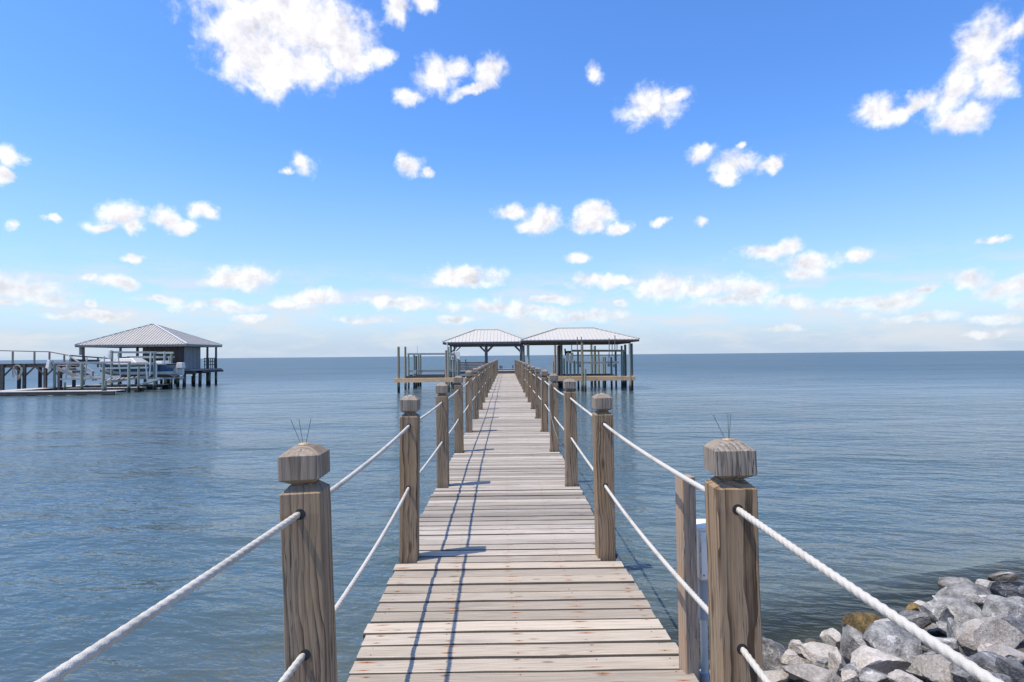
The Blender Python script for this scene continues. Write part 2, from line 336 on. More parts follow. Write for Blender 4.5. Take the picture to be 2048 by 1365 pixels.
def plank_mat():
    m, t, b = new_mat('weathered_deck_plank'); x, y, z, oi = coords(t, 'X'); rnd = oi.outputs['Random']
    warm = t.sep(oi.outputs['Color'])[0]                     # object colour: how fresh this plank is
    zz = t.math('ADD', z, t.math('MULTIPLY', rnd, 61.0)); P = t.comb(x, y, zz)
    wn = t.noise(t.vmath('MULTIPLY', P, (10, 10, 1.5)), 1.0, 3, 0.5)
    fib = t.noise(t.vmath('MULTIPLY', P, (150, 40, 2.6)), 1.0, 5, 0.68)
    fib2 = t.noise(t.vmath('MULTIPLY', P, (420, 90, 7)), 1.0, 3, 0.6)
    rr = t.math('MULTIPLY_ADD', t.math('SUBTRACT', wn, 0.5), 0.10, x)
    rg = t.math('POWER', t.math('FRACT', t.math('MULTIPLY', t.math('ADD', t.math('MULTIPLY', rr, rr), t.math('MULTIPLY', rr, 0.3)), 210)), 2.0)
    blot = t.noise(t.vmath('MULTIPLY', P, (14, 8, 1.7)), 1.0, 4, 0.6)
    k = t.math('ADD', t.math('MULTIPLY', rg, 0.30), t.math('ADD', t.math('MULTIPLY', t.math('SUBTRACT', fib, 0.40), 1.9), t.math('MULTIPLY', t.math('SUBTRACT', fib2, 0.5), 0.5)), clamp=True)
    cg = t.mix(k, col((0.44,0.395,0.335)), col((0.14,0.117,0.092)))
    cw = t.mix(k, col((0.59,0.51,0.40)), col((0.28,0.21,0.145)))
    c = t.mix(warm, cg, cw)
    c = t.mix(t.math('MULTIPLY', t.ramp(blot, 0.5, 0.72), 0.5), c, t.mix(warm, col((0.17,0.155,0.145)), col((0.30,0.265,0.22))))
    c = t.vmath('SCALE', c, c=t.math('MULTIPLY_ADD', rnd, 0.60, 0.68))
    # knots
    vo = t.node('ShaderNodeTexVoronoi', feature='F1'); vo.inputs['Scale'].default_value = 1.0
    t.l.new(t.vmath('MULTIPLY', P, (11, 1, 3.2)), vo.inputs['Vector'])
    kd = t.ramp(vo.outputs['Distance'], 0.05, 0.14, 1.0, 0.0)
    c = t.mix(t.math('MULTIPLY', kd, 0.65), c, col((0.12,0.085,0.06)))
    # rusty nails over five joists, two to a joist
    cell = t.math('ROUND', t.math('DIVIDE', z, 0.375)); xm = t.math('SUBTRACT', z, t.math('MULTIPLY', cell, 0.375))
    side = t.math('SIGN', x)
    hsh = t.node('ShaderNodeTexWhiteNoise', noise_dimensions='4D')
    t.l.new(t.comb(cell, side, 0), hsh.inputs['Vector']); t.l.new(rnd, hsh.inputs['W'])
    hv = hsh.outputs['Value']; hx, hy, hz = t.sep(hsh.outputs['Color'])
    xm = t.math('ADD', xm, t.math('MULTIPLY', t.math('SUBTRACT', hx, 0.5), 0.03))
    ym = t.math('ADD', t.math('SUBTRACT', t.math('ABSOLUTE', x), 0.036), t.math('MULTIPLY', t.math('SUBTRACT', hy, 0.5), 0.014))
    jit = t.math('MULTIPLY', t.math('SUBTRACT', fib, 0.5), 0.006)
    d1 = t.vmath('LENGTH', t.comb(t.math('DIVIDE', xm, t.math('MULTIPLY_ADD', hz, 0.050, 0.018)), t.math('DIVIDE', t.math('ADD', ym, jit), 0.0085), 0))
    rust = t.math('MULTIPLY', t.ramp(d1, 0.2, 1.15, 1.0, 0.0), t.math('MULTIPLY', t.ramp(hv, 0.1, 0.7), t.math('MULTIPLY_ADD', warm, 0.9, 0.12)))
    c = t.mix(rust, c, col((0.30,0.10,0.022)))
    d2 = t.vmath('LENGTH', t.comb(xm, ym, 0))
    c = t.mix(t.math('MULTIPLY', t.ramp(d2, 0.0030, 0.0048, 1.0, 0.0), 0.8), c, col((0.05,0.028,0.018)))
    t.l.new(c, b.inputs['Base Color']); b.inputs['Roughness'].default_value = 0.88; b.inputs['Specular IOR Level'].default_value = 0.2
    h = t.math('SUBTRACT', t.math('MULTIPLY', k, -0.6), t.ramp(d2, 0.002, 0.006, 0.5, 0.0)); bump(t, b, h, 0.55, 0.004)
    return m
M['plank'] = plank_mat()
M['plank_edge'] = plain('gap_shade_plank_edge', (0.085,0.07,0.056), 0.4, 8, 0.95)  # dark tone standing in for the shade between boards
def rock_mat(name, c1, c2, vein, veinamt):
    m, t, b = new_mat(name); tcn = t.node('ShaderNodeTexCoord'); oi = t.node('ShaderNodeObjectInfo')
    p = t.vmath('ADD', tcn.outputs['Object'], t.vmath('SCALE', (31.0, 17.0, 23.0), c=oi.outputs['Random']))
    n = t.noise(p, 7, 8, 0.65); n2 = t.noise(p, 55, 4, 0.65); n3 = t.noise(p, 3.0, 4, 0.6, 0.6)
    c = t.mix(t.ramp(n, 0.35, 0.68), col(c1), col(c2))
    c = t.mix(t.math('MULTIPLY', t.ramp(n2, 0.5, 0.7), 0.35), c, col(tuple(min(1, v*1.6) for v in c2)))
    c = t.mix(t.math('MULTIPLY', t.ramp(n2, 0.5, 0.28), 0.35), c, col(tuple(v*0.45 for v in c1)))
    v1 = t.math('MULTIPLY', t.ramp(t.math('ABSOLUTE', t.math('SUBTRACT', n3, 0.5)), 0.0, 0.016, 1.0, 0.0), t.ramp(n, 0.45, 0.6))
    vor = t.noise(p, 9, 4, 0.6, 0.2); v2 = t.math('MULTIPLY', t.ramp(t.math('ABSOLUTE', t.math('SUBTRACT', vor, 0.5)), 0.0, 0.012, 0.5, 0.0), t.ramp(n3, 0.5, 0.62))
    c = t.mix(t.math('MULTIPLY', t.math('MAXIMUM', v1, v2), veinamt), c, col(vein))
    c = t.vmath('SCALE', c, c=t.math('MULTIPLY_ADD', oi.outputs['Random'], 0.4, 0.8))
    g = t.node('ShaderNodeNewGeometry'); z = t.sep(g.outputs['Position'])[2]
    wet = t.ramp(t.math('ADD', z, t.math('MULTIPLY', t.math('SUBTRACT', n, 0.5), 0.12)), 0.05, 0.15, 1.0, 0.0)
    c = t.mix(t.math('MULTIPLY', wet, 0.85), c, col((0.05,0.042,0.02)))
    t.l.new(c, b.inputs['Base Color']); b.inputs['Roughness'].default_value = 0.85
    bump(t, b, t.math('ADD', n, t.math('MULTIPLY', n2, 0.5)), 0.9, 0.03); return m
M['rock_grey'] = rock_mat('grey_veined_limestone', (0.12,0.118,0.112), (0.40,0.385,0.355), (0.72,0.70,0.67), 0.8)
M['rock_tan'] = rock_mat('tan_limestone', (0.33,0.295,0.25), (0.54,0.49,0.43), (0.68,0.65,0.60), 0.25)
M['rock_dark'] = rock_mat('dark_grey_stone', (0.075,0.077,0.08), (0.24,0.24,0.24), (0.6,0.6,0.6), 0.55)
M['rock_moss'] = rock_mat('brown_weedy_stone', (0.06,0.042,0.018), (0.25,0.165,0.05), (0.4,0.3,0.15), 0.2)
# water
SH_A = atz(1530, 1292, 0.0); SH_B = atz(2048, 1172, 0.0)
sdir = (SH_B-SH_A).normalized(); sinl = Vector((sdir.y, -sdir.x, 0))     # along the shore; inland
def water_mat():
    m, t, b = new_mat('bay_water'); g = t.node('ShaderNodeNewGeometry'); p = g.outputs['Position']
    rot = t.node('ShaderNodeMapping', vector_type='POINT'); rot.inputs[2].default_value = (0, 0, R(13)); t.l.new(p, rot.inputs[0])
    q = rot.outputs[0]
    gust = t.noise(t.vmath('MULTIPLY', p, (0.012, 0.05, 0)), 1.0, 4, 0.6)
    gust2 = t.noise(t.vmath('MULTIPLY', p, (0.10, 0.22, 0)), 1.0, 3, 0.6)
    a = t.noise(t.vmath('MULTIPLY', q, (1.0, 2.3, 0)), 1.0, 3, 0.55, 0.3)
    a2 = t.noise(t.vmath('MULTIPLY', q, (3.2, 6.5, 0)), 1.0, 3, 0.6, 0.4)
    a3 = t.noise(t.vmath('MULTIPLY', p, (0.10, 0.30, 0)), 1.0, 3, 0.5)
    h = t.math('ADD', t.math('MULTIPLY', a, 0.15), t.math('ADD', t.math('MULTIPLY', a2, 0.050), t.math('MULTIPLY', a3, 0.30)))
    amp = t.math('MULTIPLY', t.ramp(gust, 0.32, 0.68, 0.50, 1.40), t.ramp(gust2, 0.3, 0.7, 0.65, 1.3))
    bn = t.node('ShaderNodeBump'); bn.inputs['Distance'].default_value = 1.0
    t.l.new(t.math('MULTIPLY', h, t.math('MULTIPLY', amp, 1.02)), bn.inputs['Height']); t.l.new(bn.outputs[0], b.inputs['Normal'])
    turb = t.noise(t.vmath('MULTIPLY', p, (0.08, 0.16, 0)), 1.0, 4, 0.6)
    c = t.mix(t.ramp(turb, 0.3, 0.7), col((0.050,0.090,0.105)), col((0.074,0.110,0.112)))
    # silty shallows along the stones
    dsh = t.math('SUBTRACT', 0.0, t.vmath('DOT_PRODUCT', t.vmath('SUBTRACT', p, tuple(SH_A)), tuple(sinl)))
    shal = t.ramp(t.math('ADD', dsh, t.math('MULTIPLY', t.math('SUBTRACT', turb, 0.5), 2.0)), 0.2, 3.2, 1.0, 0.0)
    c = t.mix(t.math('MULTIPLY', shal, 0.5), c, col((0.085,0.088,0.065)))
    t.l.new(c, b.inputs['Base Color']); t.l.new(t.ramp(t.vmath('LENGTH', p), 8.0, 110.0, 0.11, 0.37), b.inputs['Roughness']); b.inputs['IOR'].default_value = 1.333
    tr = t.node('ShaderNodeBsdfTransparent'); tr.inputs[0].default_value = (0.55, 0.60, 0.50, 1)
    fr = t.node('ShaderNodeFresnel'); fr.inputs[0].default_value = 1.333; t.l.new(bn.outputs[0], fr.inputs[1])
    clear = t.math('MULTIPLY', t.ramp(dsh, 0.1, 1.1, 0.75, 0.0), t.math('SUBTRACT', 1.0, fr.outputs[0]))
    mx = t.node('ShaderNodeMixShader'); t.l.new(clear, mx.inputs[0]); t.l.new(b.outputs[0], mx.inputs[1]); t.l.new(tr.outputs[0], mx.inputs[2])
    t.l.new(mx.outputs[0], t.n['Material Output'].inputs[0]); return m
M['water'] = water_mat()
M['bank'] = plain('muddy_bank', (0.10,0.085,0.065), 0.4, 8, 0.95, stain=(0.04,0.035,0.02), bmp=0.5)

# ------------------------------------------------------------------ setting: water, bank
def grid_plane(name, mat, xs, ys, zf):
    vs = [(x, y, zf(x, y)) for y in ys for x in xs]; n = len(xs)
    fs = [(j*n+i, j*n+i+1, (j+1)*n+i+1, (j+1)*n+i) for j in range(len(ys)-1) for i in range(n-1)]
    mb = MB(); mb.add(vs, fs, True); return mb.build(name, mat)
line = [5,15,40,100,250,700,2000,6000,20000,60000]
xs = [-v for v in line[::-1]] + [0] + line
wat = grid_plane('water', M['water'], xs, xs, lambda x, y: 0.0); tag(wat, kind='structure')
def bank_z(x, y):
    d = (Vector((x,y,0))-SH_A).dot(sinl)
    return max(-1.2, min(0.95, d*0.36-0.10)) + 0.05*mnoise.noise(Vector((x*2,y*2,0)))
bxs = [-9+i*0.5 for i in range(60)]; bys = [-6+i*0.4 for i in range(40)]
tag(grid_plane('shore_bank', M['bank'], bxs, bys, bank_z), kind='structure')

# ------------------------------------------------------------------ boardwalk
DECK = 1.08; HW = 0.83; BAY = 2.44; Y1 = 2.03; YEND = 49.4
def xc(y): return 0.036*max(0.0, 4.5-y)
bw = thing('boardwalk', (0, 25, 0), 'long narrow boardwalk of grey weathered planks running out over the water', 'boardwalk')
PW, PT = 0.1255, 0.038
def plank_mesh(seed, length, wd=PW):
    rng = random.Random(seed); mb = MB(); hw = wd/2; n = 5
    vs = []
    cup = rng.uniform(-0.004, 0.003)
    prof = [(-hw+0.002,-PT),(-hw,-0.013),(-hw+0.005,-0.004),(-hw+0.016,-0.0008),(-hw*0.5,cup),(0,cup*1.4),(hw*0.5,cup),(hw-0.016,-0.0008),(hw-0.005,-0.004),(hw,-0.013),(hw-0.002,-PT)]
    for i in range(n+1):
        x = -length/2 + length*i/n + (rng.uniform(-0.010,0.010) if i in (0,n) else 0)
        wob = rng.uniform(-0.002, 0.002); dz = rng.uniform(-0.0015, 0.0015)
        for (py, pz) in prof: vs.append((x, py+wob, pz+dz))
    k = len(prof); fs = []
    for i in range(n):
        for j in range(k): fs.append((i*k+j, i*k+(j+1)%k, (i+1)*k+(j+1)%k, (i+1)*k+j))
    fs += [tuple(range(k)), tuple(n*k+j for j in range(k))[::-1]]
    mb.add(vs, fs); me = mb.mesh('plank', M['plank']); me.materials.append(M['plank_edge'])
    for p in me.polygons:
        if abs(p.normal.y) > 0.8: p.material_index = 1          # board sides painted dark, gap shade put into the colour
    return me
full = [plank_mesh(s, 2*HW) for s in range(9)]; short = [plank_mesh(s+20, 2*HW-0.30) for s in range(3)]
PITCH = 0.1355; run = []; nobj = 0; y = -1.4; i = 0
post_ys = [Y1 + BAY*k for k in range(-1, 20)]
rp = random.Random(3)
while y < YEND-0.05:
    near_post = any(abs(y-py) < 0.09 for py in post_ys)
    me = rp.choice(short if near_post else full)
    x = xc(y) + rp.uniform(-0.008, 0.008); z = DECK + rp.uniform(-0.004, 0.004); rz = rp.uniform(-0.0035, 0.0035); flip = rp.random() < 0.5
    fresh = max(0.0, min(1.0, (4.7-y)/0.5)) * rp.uniform(0.75, 1.0) + rp.uniform(0, 0.18)
    if y > 2.2 and nobj < 300:
        o = link('plank', me, bw); o.location = (x, y-25, z); o.rotation_euler = (rp.uniform(-0.008,0.008), rp.uniform(-0.0012,0.0012), rz + (math.pi if flip else 0))
        o.color = (min(1, fresh), 0, 0, 1); nobj += 1
    else: run.append((me, x, y, z))
    y += PITCH + rp.uniform(-0.0015, 0.0015); i += 1
mb = MB()
for me, x, y, z in run:
    mb.add([v.co + Vector((x, y, z)) for v in me.vertices], [tuple(p.vertices) for p in me.polygons])
tag(mb.build('plank_run', M['plank'], bw), kind='stuff')
for sx in (-0.72, -0.37, 0.0, 0.37, 0.72):
    MB().box((sx-0.02, 4.4, DECK-0.26), (sx+0.02, YEND, DECK-PT-0.004)).build('joist', M['joist'], bw)
    MB().bar((sx+xc(-1.4), -1.4, DECK-0.15), (sx, 4.395, DECK-0.15), 0.04, 0.21).build('joist', M['joist'], bw)
for py in post_ys[1:]:
    MB().bar((-0.80+xc(py), py+0.1, DECK-0.385), (0.80+xc(py), py+0.1, DECK-0.385), 0.05, 0.24).build('cross_beam', M['joist'], bw)
    for s in (-0.6, 0.6):
        MB().tube([(s+xc(py), py-0.05, -1.5), (s+xc(py), py-0.05, DECK-0.30)], [0.11, 0.10], 10).build('pile', M['pile_brown'], bw)

# ------------------------------------------------------------------ railing posts
def square_loft(levels):
    """levels: (z, half width); square rings with slightly eased corners"""
    vs, fs = [], []; e = 0.004
    for z, h in levels:
        q = min(e, h*0.4)
        for sx, sy in ((-1,-1),(1,-1),(1,1),(-1,1)):
            a, b_ = ((h-q), h), (h, (h-q))
            pts = (a, b_) if sx*sy > 0 else (b_, a)
            pts = ((sx*h, sy*(h-q)), (sx*(h-q), sy*h)) if (sx,sy) in ((-1,-1),(1,1)) else ((sx*(h-q), sy*h), (sx*h, sy*(h-q)))
            for p in pts: vs.append((p[0], p[1], z))
    n = 8
    for i in range(len(levels)-1):
        for k in range(n): fs.append((i*n+k, i*n+(k+1)%n, (i+1)*n+(k+1)%n, (i+1)*n+k))
    fs.append(tuple(range(n))[::-1]); fs.append(tuple((len(levels)-1)*n+k for k in range(n)))
    return vs, fs
PH = 0.0675
def shaft_mesh(seed):
    rng = random.Random(seed); lv = [-0.25, 0.0, 0.15, 0.3, 0.45, 0.6, 0.75, 0.9, 1.0]
    vs, fs = square_loft([(z, PH+rng.uniform(-0.0012, 0.0008)) for z in lv] + [(1.066, PH), (1.086, PH-0.024), (1.090, PH-0.027)])
    mb = MB(); mb.add([(x+rng.uniform(-.0007,.0007), y+rng.uniform(-.0007,.0007), z+rng.uniform(-.001,.001)) for x, y, z in vs], fs); return mb.mesh('shaft', M['post'])
def cap_mesh(seed):
    rng = random.Random(seed); j = lambda a: rng.uniform(-a, a)
    vs, fs = square_loft([(1.0905, PH-0.032), (1.094, PH-0.032), (1.114+j(.003), PH+0.001), (1.192+j(.004), PH+0.001), (1.217+j(.004), PH-0.030), (1.2205, PH-0.046)])
    mb = MB(); mb.add([(x+j(.0014), y+j(.0014), z+j(.0008)) for x, y, z in vs], fs); return mb.mesh('cap', M['post_cap'])
def dome_mesh():
    lv = [(1.0905, 0.040), (1.098, 0.040)]
    for k in range(9):
        a = -0.9 + (math.pi/2+0.9-0.12)*k/8; lv.append((1.155+0.072*math.sin(a), 0.074*math.cos(a)))
    vs, fs = [], []; n = 16
    for z, r in lv:
        for k in range(n): vs.append((r*math.cos(2*math.pi*k/n), r*math.sin(2*math.pi*k/n), z))
    for i in range(len(lv)-1):
        for k in range(n): fs.append((i*n+k, i*n+(k+1)%n, (i+1)*n+(k+1)%n, (i+1)*n+k))
    fs.append(tuple(range(n))[::-1]); fs.append(tuple((len(lv)-1)*n+k for k in range(n)))
    mb = MB(); mb.add(vs, fs, True); return mb.mesh('cap', M['post_cap'])
def hole_mesh(z): return MB().tube([(0,-PH-0.0015,z), (0,-PH+0.02,z)], 0.018, 14).mesh('rope_hole', M['black'])
ME_SHAFT, ME_CAP, ME_DOME, ME_HOLE = [shaft_mesh(i) for i in range(6)], [cap_mesh(i+9) for i in range(6)], dome_mesh(), [hole_mesh(1.0), hole_mesh(0.54)]
ORD = ['first','second','third','fourth','fifth','sixth','seventh','eighth','ninth','tenth','eleventh','twelfth','thirteenth','fourteenth','fifteenth','sixteenth','seventeenth','eighteenth','nineteenth','twentieth']
POST = {}
rq = random.Random(11)
for side, sn in ((-1,'left'), (1,'right')):
    for k in range(-1, 20):
        y = Y1 + BAY*k; x = side*0.755 + xc(y) + rq.uniform(-0.012, 0.012); lean = rq.uniform(-0.010, 0.010); tilt = rq.uniform(-0.006, 0.006); dz = rq.uniform(-0.02, 0.015)
        if k == -1: x = -0.90 if side < 0 else 0.81
        if k == 0: x = -0.655 if side < 0 else 0.783; lean = -0.036 if side < 0 else -0.014; dz = 0.0
        if k == 1: x = -0.745 if side < 0 else 0.737; lean = 0.010 if side < 0 else -0.008; dz = 0.0
        if k == 2: x = -0.752 if side < 0 else 0.752; lean = -0.004
        POST[(side,k)] = (x, y, DECK+dz, lean, tilt)
        if k == -1: continue
        look = 'rounded' if (side, k) in ((-1,6),(1,7)) else 'carved square'
        extra = ', bird wires on top' if k in (0,1,2,4) else ''
        p = thing('railing_post', (x, y, DECK+dz), f'weathered post with {look} cap{extra}, {ORD[k]} from camera on the {sn}', 'post', f'posts of the rope railing')
        p.rotation_euler = (tilt, lean, rq.uniform(-0.03, 0.03) if k else (0.045 if side < 0 else -0.03))
        o = link('shaft', rq.choice(ME_SHAFT), p); o.rotation_euler = (0,0, rq.choice((0, math.pi)))
        link('cap', ME_DOME if look == 'rounded' else rq.choice(ME_CAP), p)
        if k < 8:
            for mh in ME_HOLE: link('rope_hole', mh, p)
        if extra:
            mb = MB(); vs = [(0.020*math.cos(t)*rq.uniform(0.7,1.2), 0.020*math.sin(t)*rq.uniform(0.7,1.2), 1.2215) for t in [2*math.pi*j/10 for j in range(10)]]
            top = [(v[0]*0.7, v[1]*0.7, 1.227) for v in vs]
            mb.add(vs+top, [(j,(j+1)%10,10+(j+1)%10,10+j) for j in range(10)]+[tuple(range(10,20)), tuple(range(10))[::-1]])
            link('wire_base', mb.mesh('wire_base', M['resin']), p)
            ang = (-0.40, -0.12, 0.30) if side < 0 else (-0.50, 0.02, 0.10)
            for a in ang:
                link('bird_wire', MB().tube([(0.006*a*10*0.4, 0, 1.224), (0.085*math.sin(a)*1.2, rq.uniform(-.01,.01), 1.224+0.085)], 0.0011, 5).mesh('bird_wire', M['wire']), p)

# ------------------------------------------------------------------ ropes
def rope_points(side, h):
    pts = []
    for k in range(-1, 19):
        a, b_ = POST[(side,k)], POST[(side,k+1)]
        pa = Vector((a[0]+math.sin(a[3])*h, a[1], a[2]+h)); pb = Vector((b_[0]+math.sin(b_[3])*h, b_[1], b_[2]+h))
        sag = rs.uniform(0.004, 0.018) if k > 0 else (0.02 if h > 0.7 else 0.035)
        pts.append((pa, pb, sag))
    return pts
def rope_obj(side, h, label):
    mb = MB(); segs = rope_points(side, h); rad = 0.0108
    for bi, (pa, pb, sag) in enumerate(segs):
        hi = bi < 5; step = 0.006 if bi < 2 else (0.012 if bi < 5 else 0.4)
        n = max(4, int((pb-pa).length/step)); nn = 18 if hi else 8
        d = (pb-pa).normalized(); ax = d.cross(Vector((0,0,1))).normalized(); up = ax.cross(d)
        vs, fs = [], []
        for i in range(n+1):
            tt = i/n; p = pa.lerp(pb, tt) - Vector((0,0,4*sag*tt*(1-tt)))
            L = tt*(pb-pa).length
            for j in range(nn):
                a = 2*math.pi*j/nn
                r_ = rad if not hi else rad*(0.78 + 0.28*abs(math.sin(1.5*(a + 2*math.pi*L/0.085))))
                vs.append(p + (ax*math.cos(a)+up*math.sin(a))*r_)
        for i in range(n):
            for j in range(nn): fs.append((i*nn+j, i*nn+(j+1)%nn, (i+1)*nn+(j+1)%nn, (i+1)*nn+j))
        mb.add(vs, fs, True)
    return tag(mb.build('rope', M['rope']), label, 'rope', 'ropes threaded through the railing posts')
rs = random.Random(5)
for side, sn in ((-1,'left'), (1,'right')):
    rope_obj(side, 1.0, f'upper white twisted rope threaded through the {sn} row of posts')
    rope_obj(side, 0.54, f'lower white twisted rope threaded through the {sn} row of posts')
# a loose cord tied round the fourth post on the right
a = POST[(1,3)]
x0, y0 = a[0]-0.085, a[1]-0.075
tag(MB().tube([(x0+0.06,y0+0.01,a[2]+1.10),(x0,y0-0.01,a[2]+1.0),(x0+0.0,y0-0.01,a[2]+0.75),(x0+0.02,y0-0.02,a[2]+0.6),(x0+0.08,y0-0.03,a[2]+0.35),(x0+0.13,y0-0.03,a[2]+0.2)], 0.005, 6).build('loose_cord', M['rope']),
    'thin white cord hanging loose down a post on the right', 'cord')

# ------------------------------------------------------------------ utility post with electrical box
pt = at(1377, 1150, 2.86)
up = thing('utility_post', (pt.x, pt.y, 0.35), 'short brown square post standing beside the boardwalk near the white box', 'post')
up.rotation_euler = (0, -0.006, R(14))
vs, fs = square_loft([(-0.5, 0.036), (0.6, 0.036), (1.655, 0.036)]); mb = MB(); mb.add(vs, fs); link('shaft', mb.mesh('shaft', M['fresh_post']), up)
pb = at(1414, 1100, 2.92)
eb = thing('electrical_box', (pb.x, pb.y, 0.3), 'white electrical box on a grey conduit behind the nearest right post', 'electrical box')
z1 = at(1414, 1155, 2.92).z; z2 = at(1414, 1060, 2.92).z
def bevel_box(a, b_, r_, name, mat, parent):
    o = MB().box(a, b_).build(name, mat, parent); md = o.modifiers.new('b', 'BEVEL'); md.width = r_; md.segments = 3; return o
bevel_box((pb.x-0.052, pb.y-0.05, z1), (pb.x+0.058, pb.y+0.05, z2), 0.010, 'box_body', M['white'], eb)
mb = MB(); mb.bar((pb.x+0.003, pb.y-0.035, z2+0.010), (pb.x+0.003, pb.y+0.06, z2+0.030), 0.118, 0.016); mb.build('box_lid', M['white'], eb)
MB().box((pb.x-0.046, pb.y-0.056, z1+0.012), (pb.x+0.052, pb.y-0.0505, z2-0.045)).build('box_door', M['white'], eb)
for zz_ in (z1+0.05, z2-0.08): MB().tube([(pb.x-0.0495, pb.y-0.053, zz_-0.012), (pb.x-0.0495, pb.y-0.053, zz_+0.012)], 0.0035, 8).build('hinge', M['grey_plastic'], eb)
MB().tube([(pb.x-0.036, pb.y-0.057, z1+0.03), (pb.x-0.036, pb.y-0.0555, z1+0.03)], 0.005, 8).build('screw', M['wire'], eb)
MB().tube([(pb.x-0.020, pb.y, z1), (pb.x-0.020, pb.y, z1-0.05), (pb.x-0.022, pb.y, z1-0.20)], [0.030, 0.026, 0.025], 14).build('collar', M['grey_plastic'], eb)
MB().tube([(pb.x-0.022, pb.y, z1-0.20), (pb.x-0.025, pb.y, -0.2)], 0.018, 14).build('conduit', M['pvc'], eb)
MB().tube([(pb.x-0.024, pb.y, z1-0.46), (pb.x-0.024, pb.y, z1-0.52)], 0.025, 14).build('coupling', M['grey_plastic'], eb)

# ------------------------------------------------------------------ riprap stones
def rock_mesh(seed, sx, sy, sz, sub, cuts):
    rng = random.Random(seed); bm = bmesh.new(); bmesh.ops.create_icosphere(bm, subdivisions=sub, radius=1.0)
    planes = []
    for _ in range(cuts):
        n = Vector((rng.gauss(0,1), rng.gauss(0,1), rng.gauss(0,0.9))).normalized(); planes.append((n, rng.uniform(0.46, 0.78)))
    o = Vector((rng.uniform(0,99), rng.uniform(0,99), 0))
    for v in bm.verts:
        c = v.co.copy()*1.16; c *= 1 + 0.10*mnoise.noise(c*1.3+o)
        for n, h in planes:
            h2 = h + 0.045*mnoise.noise(c*2.3+o+n*5); dd = c.dot(n)
            if dd > h2: c -= n*(dd-h2)
        c *= 1 + 0.022*mnoise.noise(c*5+o) + 0.014*mnoise.noise(c*12+o)
        v.co = Vector((c.x*sx, c.y*sy, c.z*sz))
    for f in bm.faces: f.smooth = True
    me = bpy.data.meshes.new('riprap_stone'); bm.to_mesh(me); bm.free(); me.set_sharp_from_angle(angle=R(24)); return me
Z5 = 568/2048
ROCKS = [ # zoomed px x, y, w, h, kind, label
 (245,850,240,210,'g','grey white-veined stone against the right post, at the left end of the stones'),
 (365,880,140,170,'t','narrow tan stone just right of the leftmost grey stone'),
 (420,790,150,100,'t','small pale stone at the waterline left of the two mossy stones'),
 (530,765,120,60,'m','low brown mossy stone at the waterline, left of the other mossy one'),
 (600,850,330,180,'t','large flat-topped tan stone on the left of the stone bank'),
 (675,720,140,150,'t','speckled tan stone leaning beside the brown mossy stones'),
 (850,785,250,260,'g','angular grey stone with a bold white vein'),
 (620,895,150,90,'g','small grey stone in front of the large flat tan stone'),
 (840,600,210,110,'m','brown mossy stone sticking out of the water'),
 (1120,680,260,120,'t','pinkish tan stone behind the large angular grey stone'),
 (1260,570,220,130,'g','dark-streaked grey stone at the water, under the thick rope'),
 (1310,485,130,80,'t','whitish stone touching the water above the rope'),
 (1420,540,170,170,'g','grey stone right of the whitish stone at the water'),
 (1580,510,270,140,'g','pale grey rounded stone in the middle of the upper row'),
 (1600,355,300,120,'g','pale grey stone jutting into the water'),
 (1640,420,290,110,'g','grey slab lying against the stone that juts into the water'),
 (1785,345,90,90,'t','small tan stone wedged behind the dark rounded stone'),
 (1880,280,190,90,'t','pale tan rounded stone second from the top right'),
 (2000,200,150,150,'t','topmost tan rounded stone at the right edge of the view'),
 (1950,370,250,150,'d','dark smooth stone near the top right of the bank'),
 (1840,445,160,90,'t','small tan-grey stone under the dark smooth stone'),
 (1870,600,330,190,'g','big pale grey stone with fine white veins on the right'),
 (2030,560,110,180,'g','grey stone at the right edge beside the big pale stone'),
 (1810,720,270,180,'t','brownish tan stone below the big pale grey stone'),
 (1640,725,220,220,'g','blocky grey stone left of the brownish tan stone'),
 (2010,680,140,140,'d','dark stone tucked in at the right edge'),
 (1180,850,340,320,'g','largest angular grey stone in the middle of the bank'),
 (1010,900,270,180,'t','tan block with a dark front face left of the largest grey stone'),
 (1260,755,170,90,'g','small grey stone behind the largest grey stone'),
 (1480,760,220,120,'g','grey stone crossed by the thick rope'),
 (1370,870,190,120,'g','grey stone right of the largest angular stone'),
 (1780,890,210,140,'d','dark grey stone low on the right'),
 (1940,850,230,130,'t','long tan-grey stone low at the right edge'),
 (1960,945,180,160,'d','darkest stone in the bottom right corner'),
 (1490,955,270,190,'t','tan-grey stone at the bottom, beside the rope'),
 (570,985,340,110,'t','wide flat tan stone at the bottom of the view'),
 (280,985,240,90,'t','flat tan stone at the bottom beside the right post'),
 (700,925,130,150,'t','upright tan stone in front of the veined grey stone'),
 (815,935,130,80,'d','small dark stone beside the upright tan stone'),
 (950,1000,190,90,'g','grey stone at the bottom edge below the tan block'),
 (800,1000,130,70,'t','small tan stone at the bottom edge'),
 (1190,1025,210,70,'t','low tan stone at the bottom below the largest grey stone'),
 (1780,800,100,80,'t','little tan stone between dark and brown stones on the right'),
 (1640,980,150,120,'g','grey stone at the bottom right of the rope stone'),
 (1800,1010,160,100,'g','grey stone at the bottom, left of the darkest stone'),
 (1050,770,140,110,'g','small grey stone wedged between the veined and largest grey stones'),
 (1500,640,180,110,'g','grey stone below the pale rounded stone'),
 (960,560,90,50,'m','small brown stone awash beside the mossy stone'),
 (1240,500,90,50,'m','small brown stone awash behind the rope'),
 (-150,930,110,110,'t','tan stone beside the white conduit'),
]
bank_n = Vector((-sinl.x*0.36, -sinl.y*0.36, 1)).normalized(); bank_p = SH_A
rr_ = random.Random(21)
def on_bank(px, py, lift=0.0):
    d = ray(px, py); q = bank_p + Vector((0,0,lift)); return CAM + d*((q-CAM).dot(bank_n)/d.dot(bank_n))
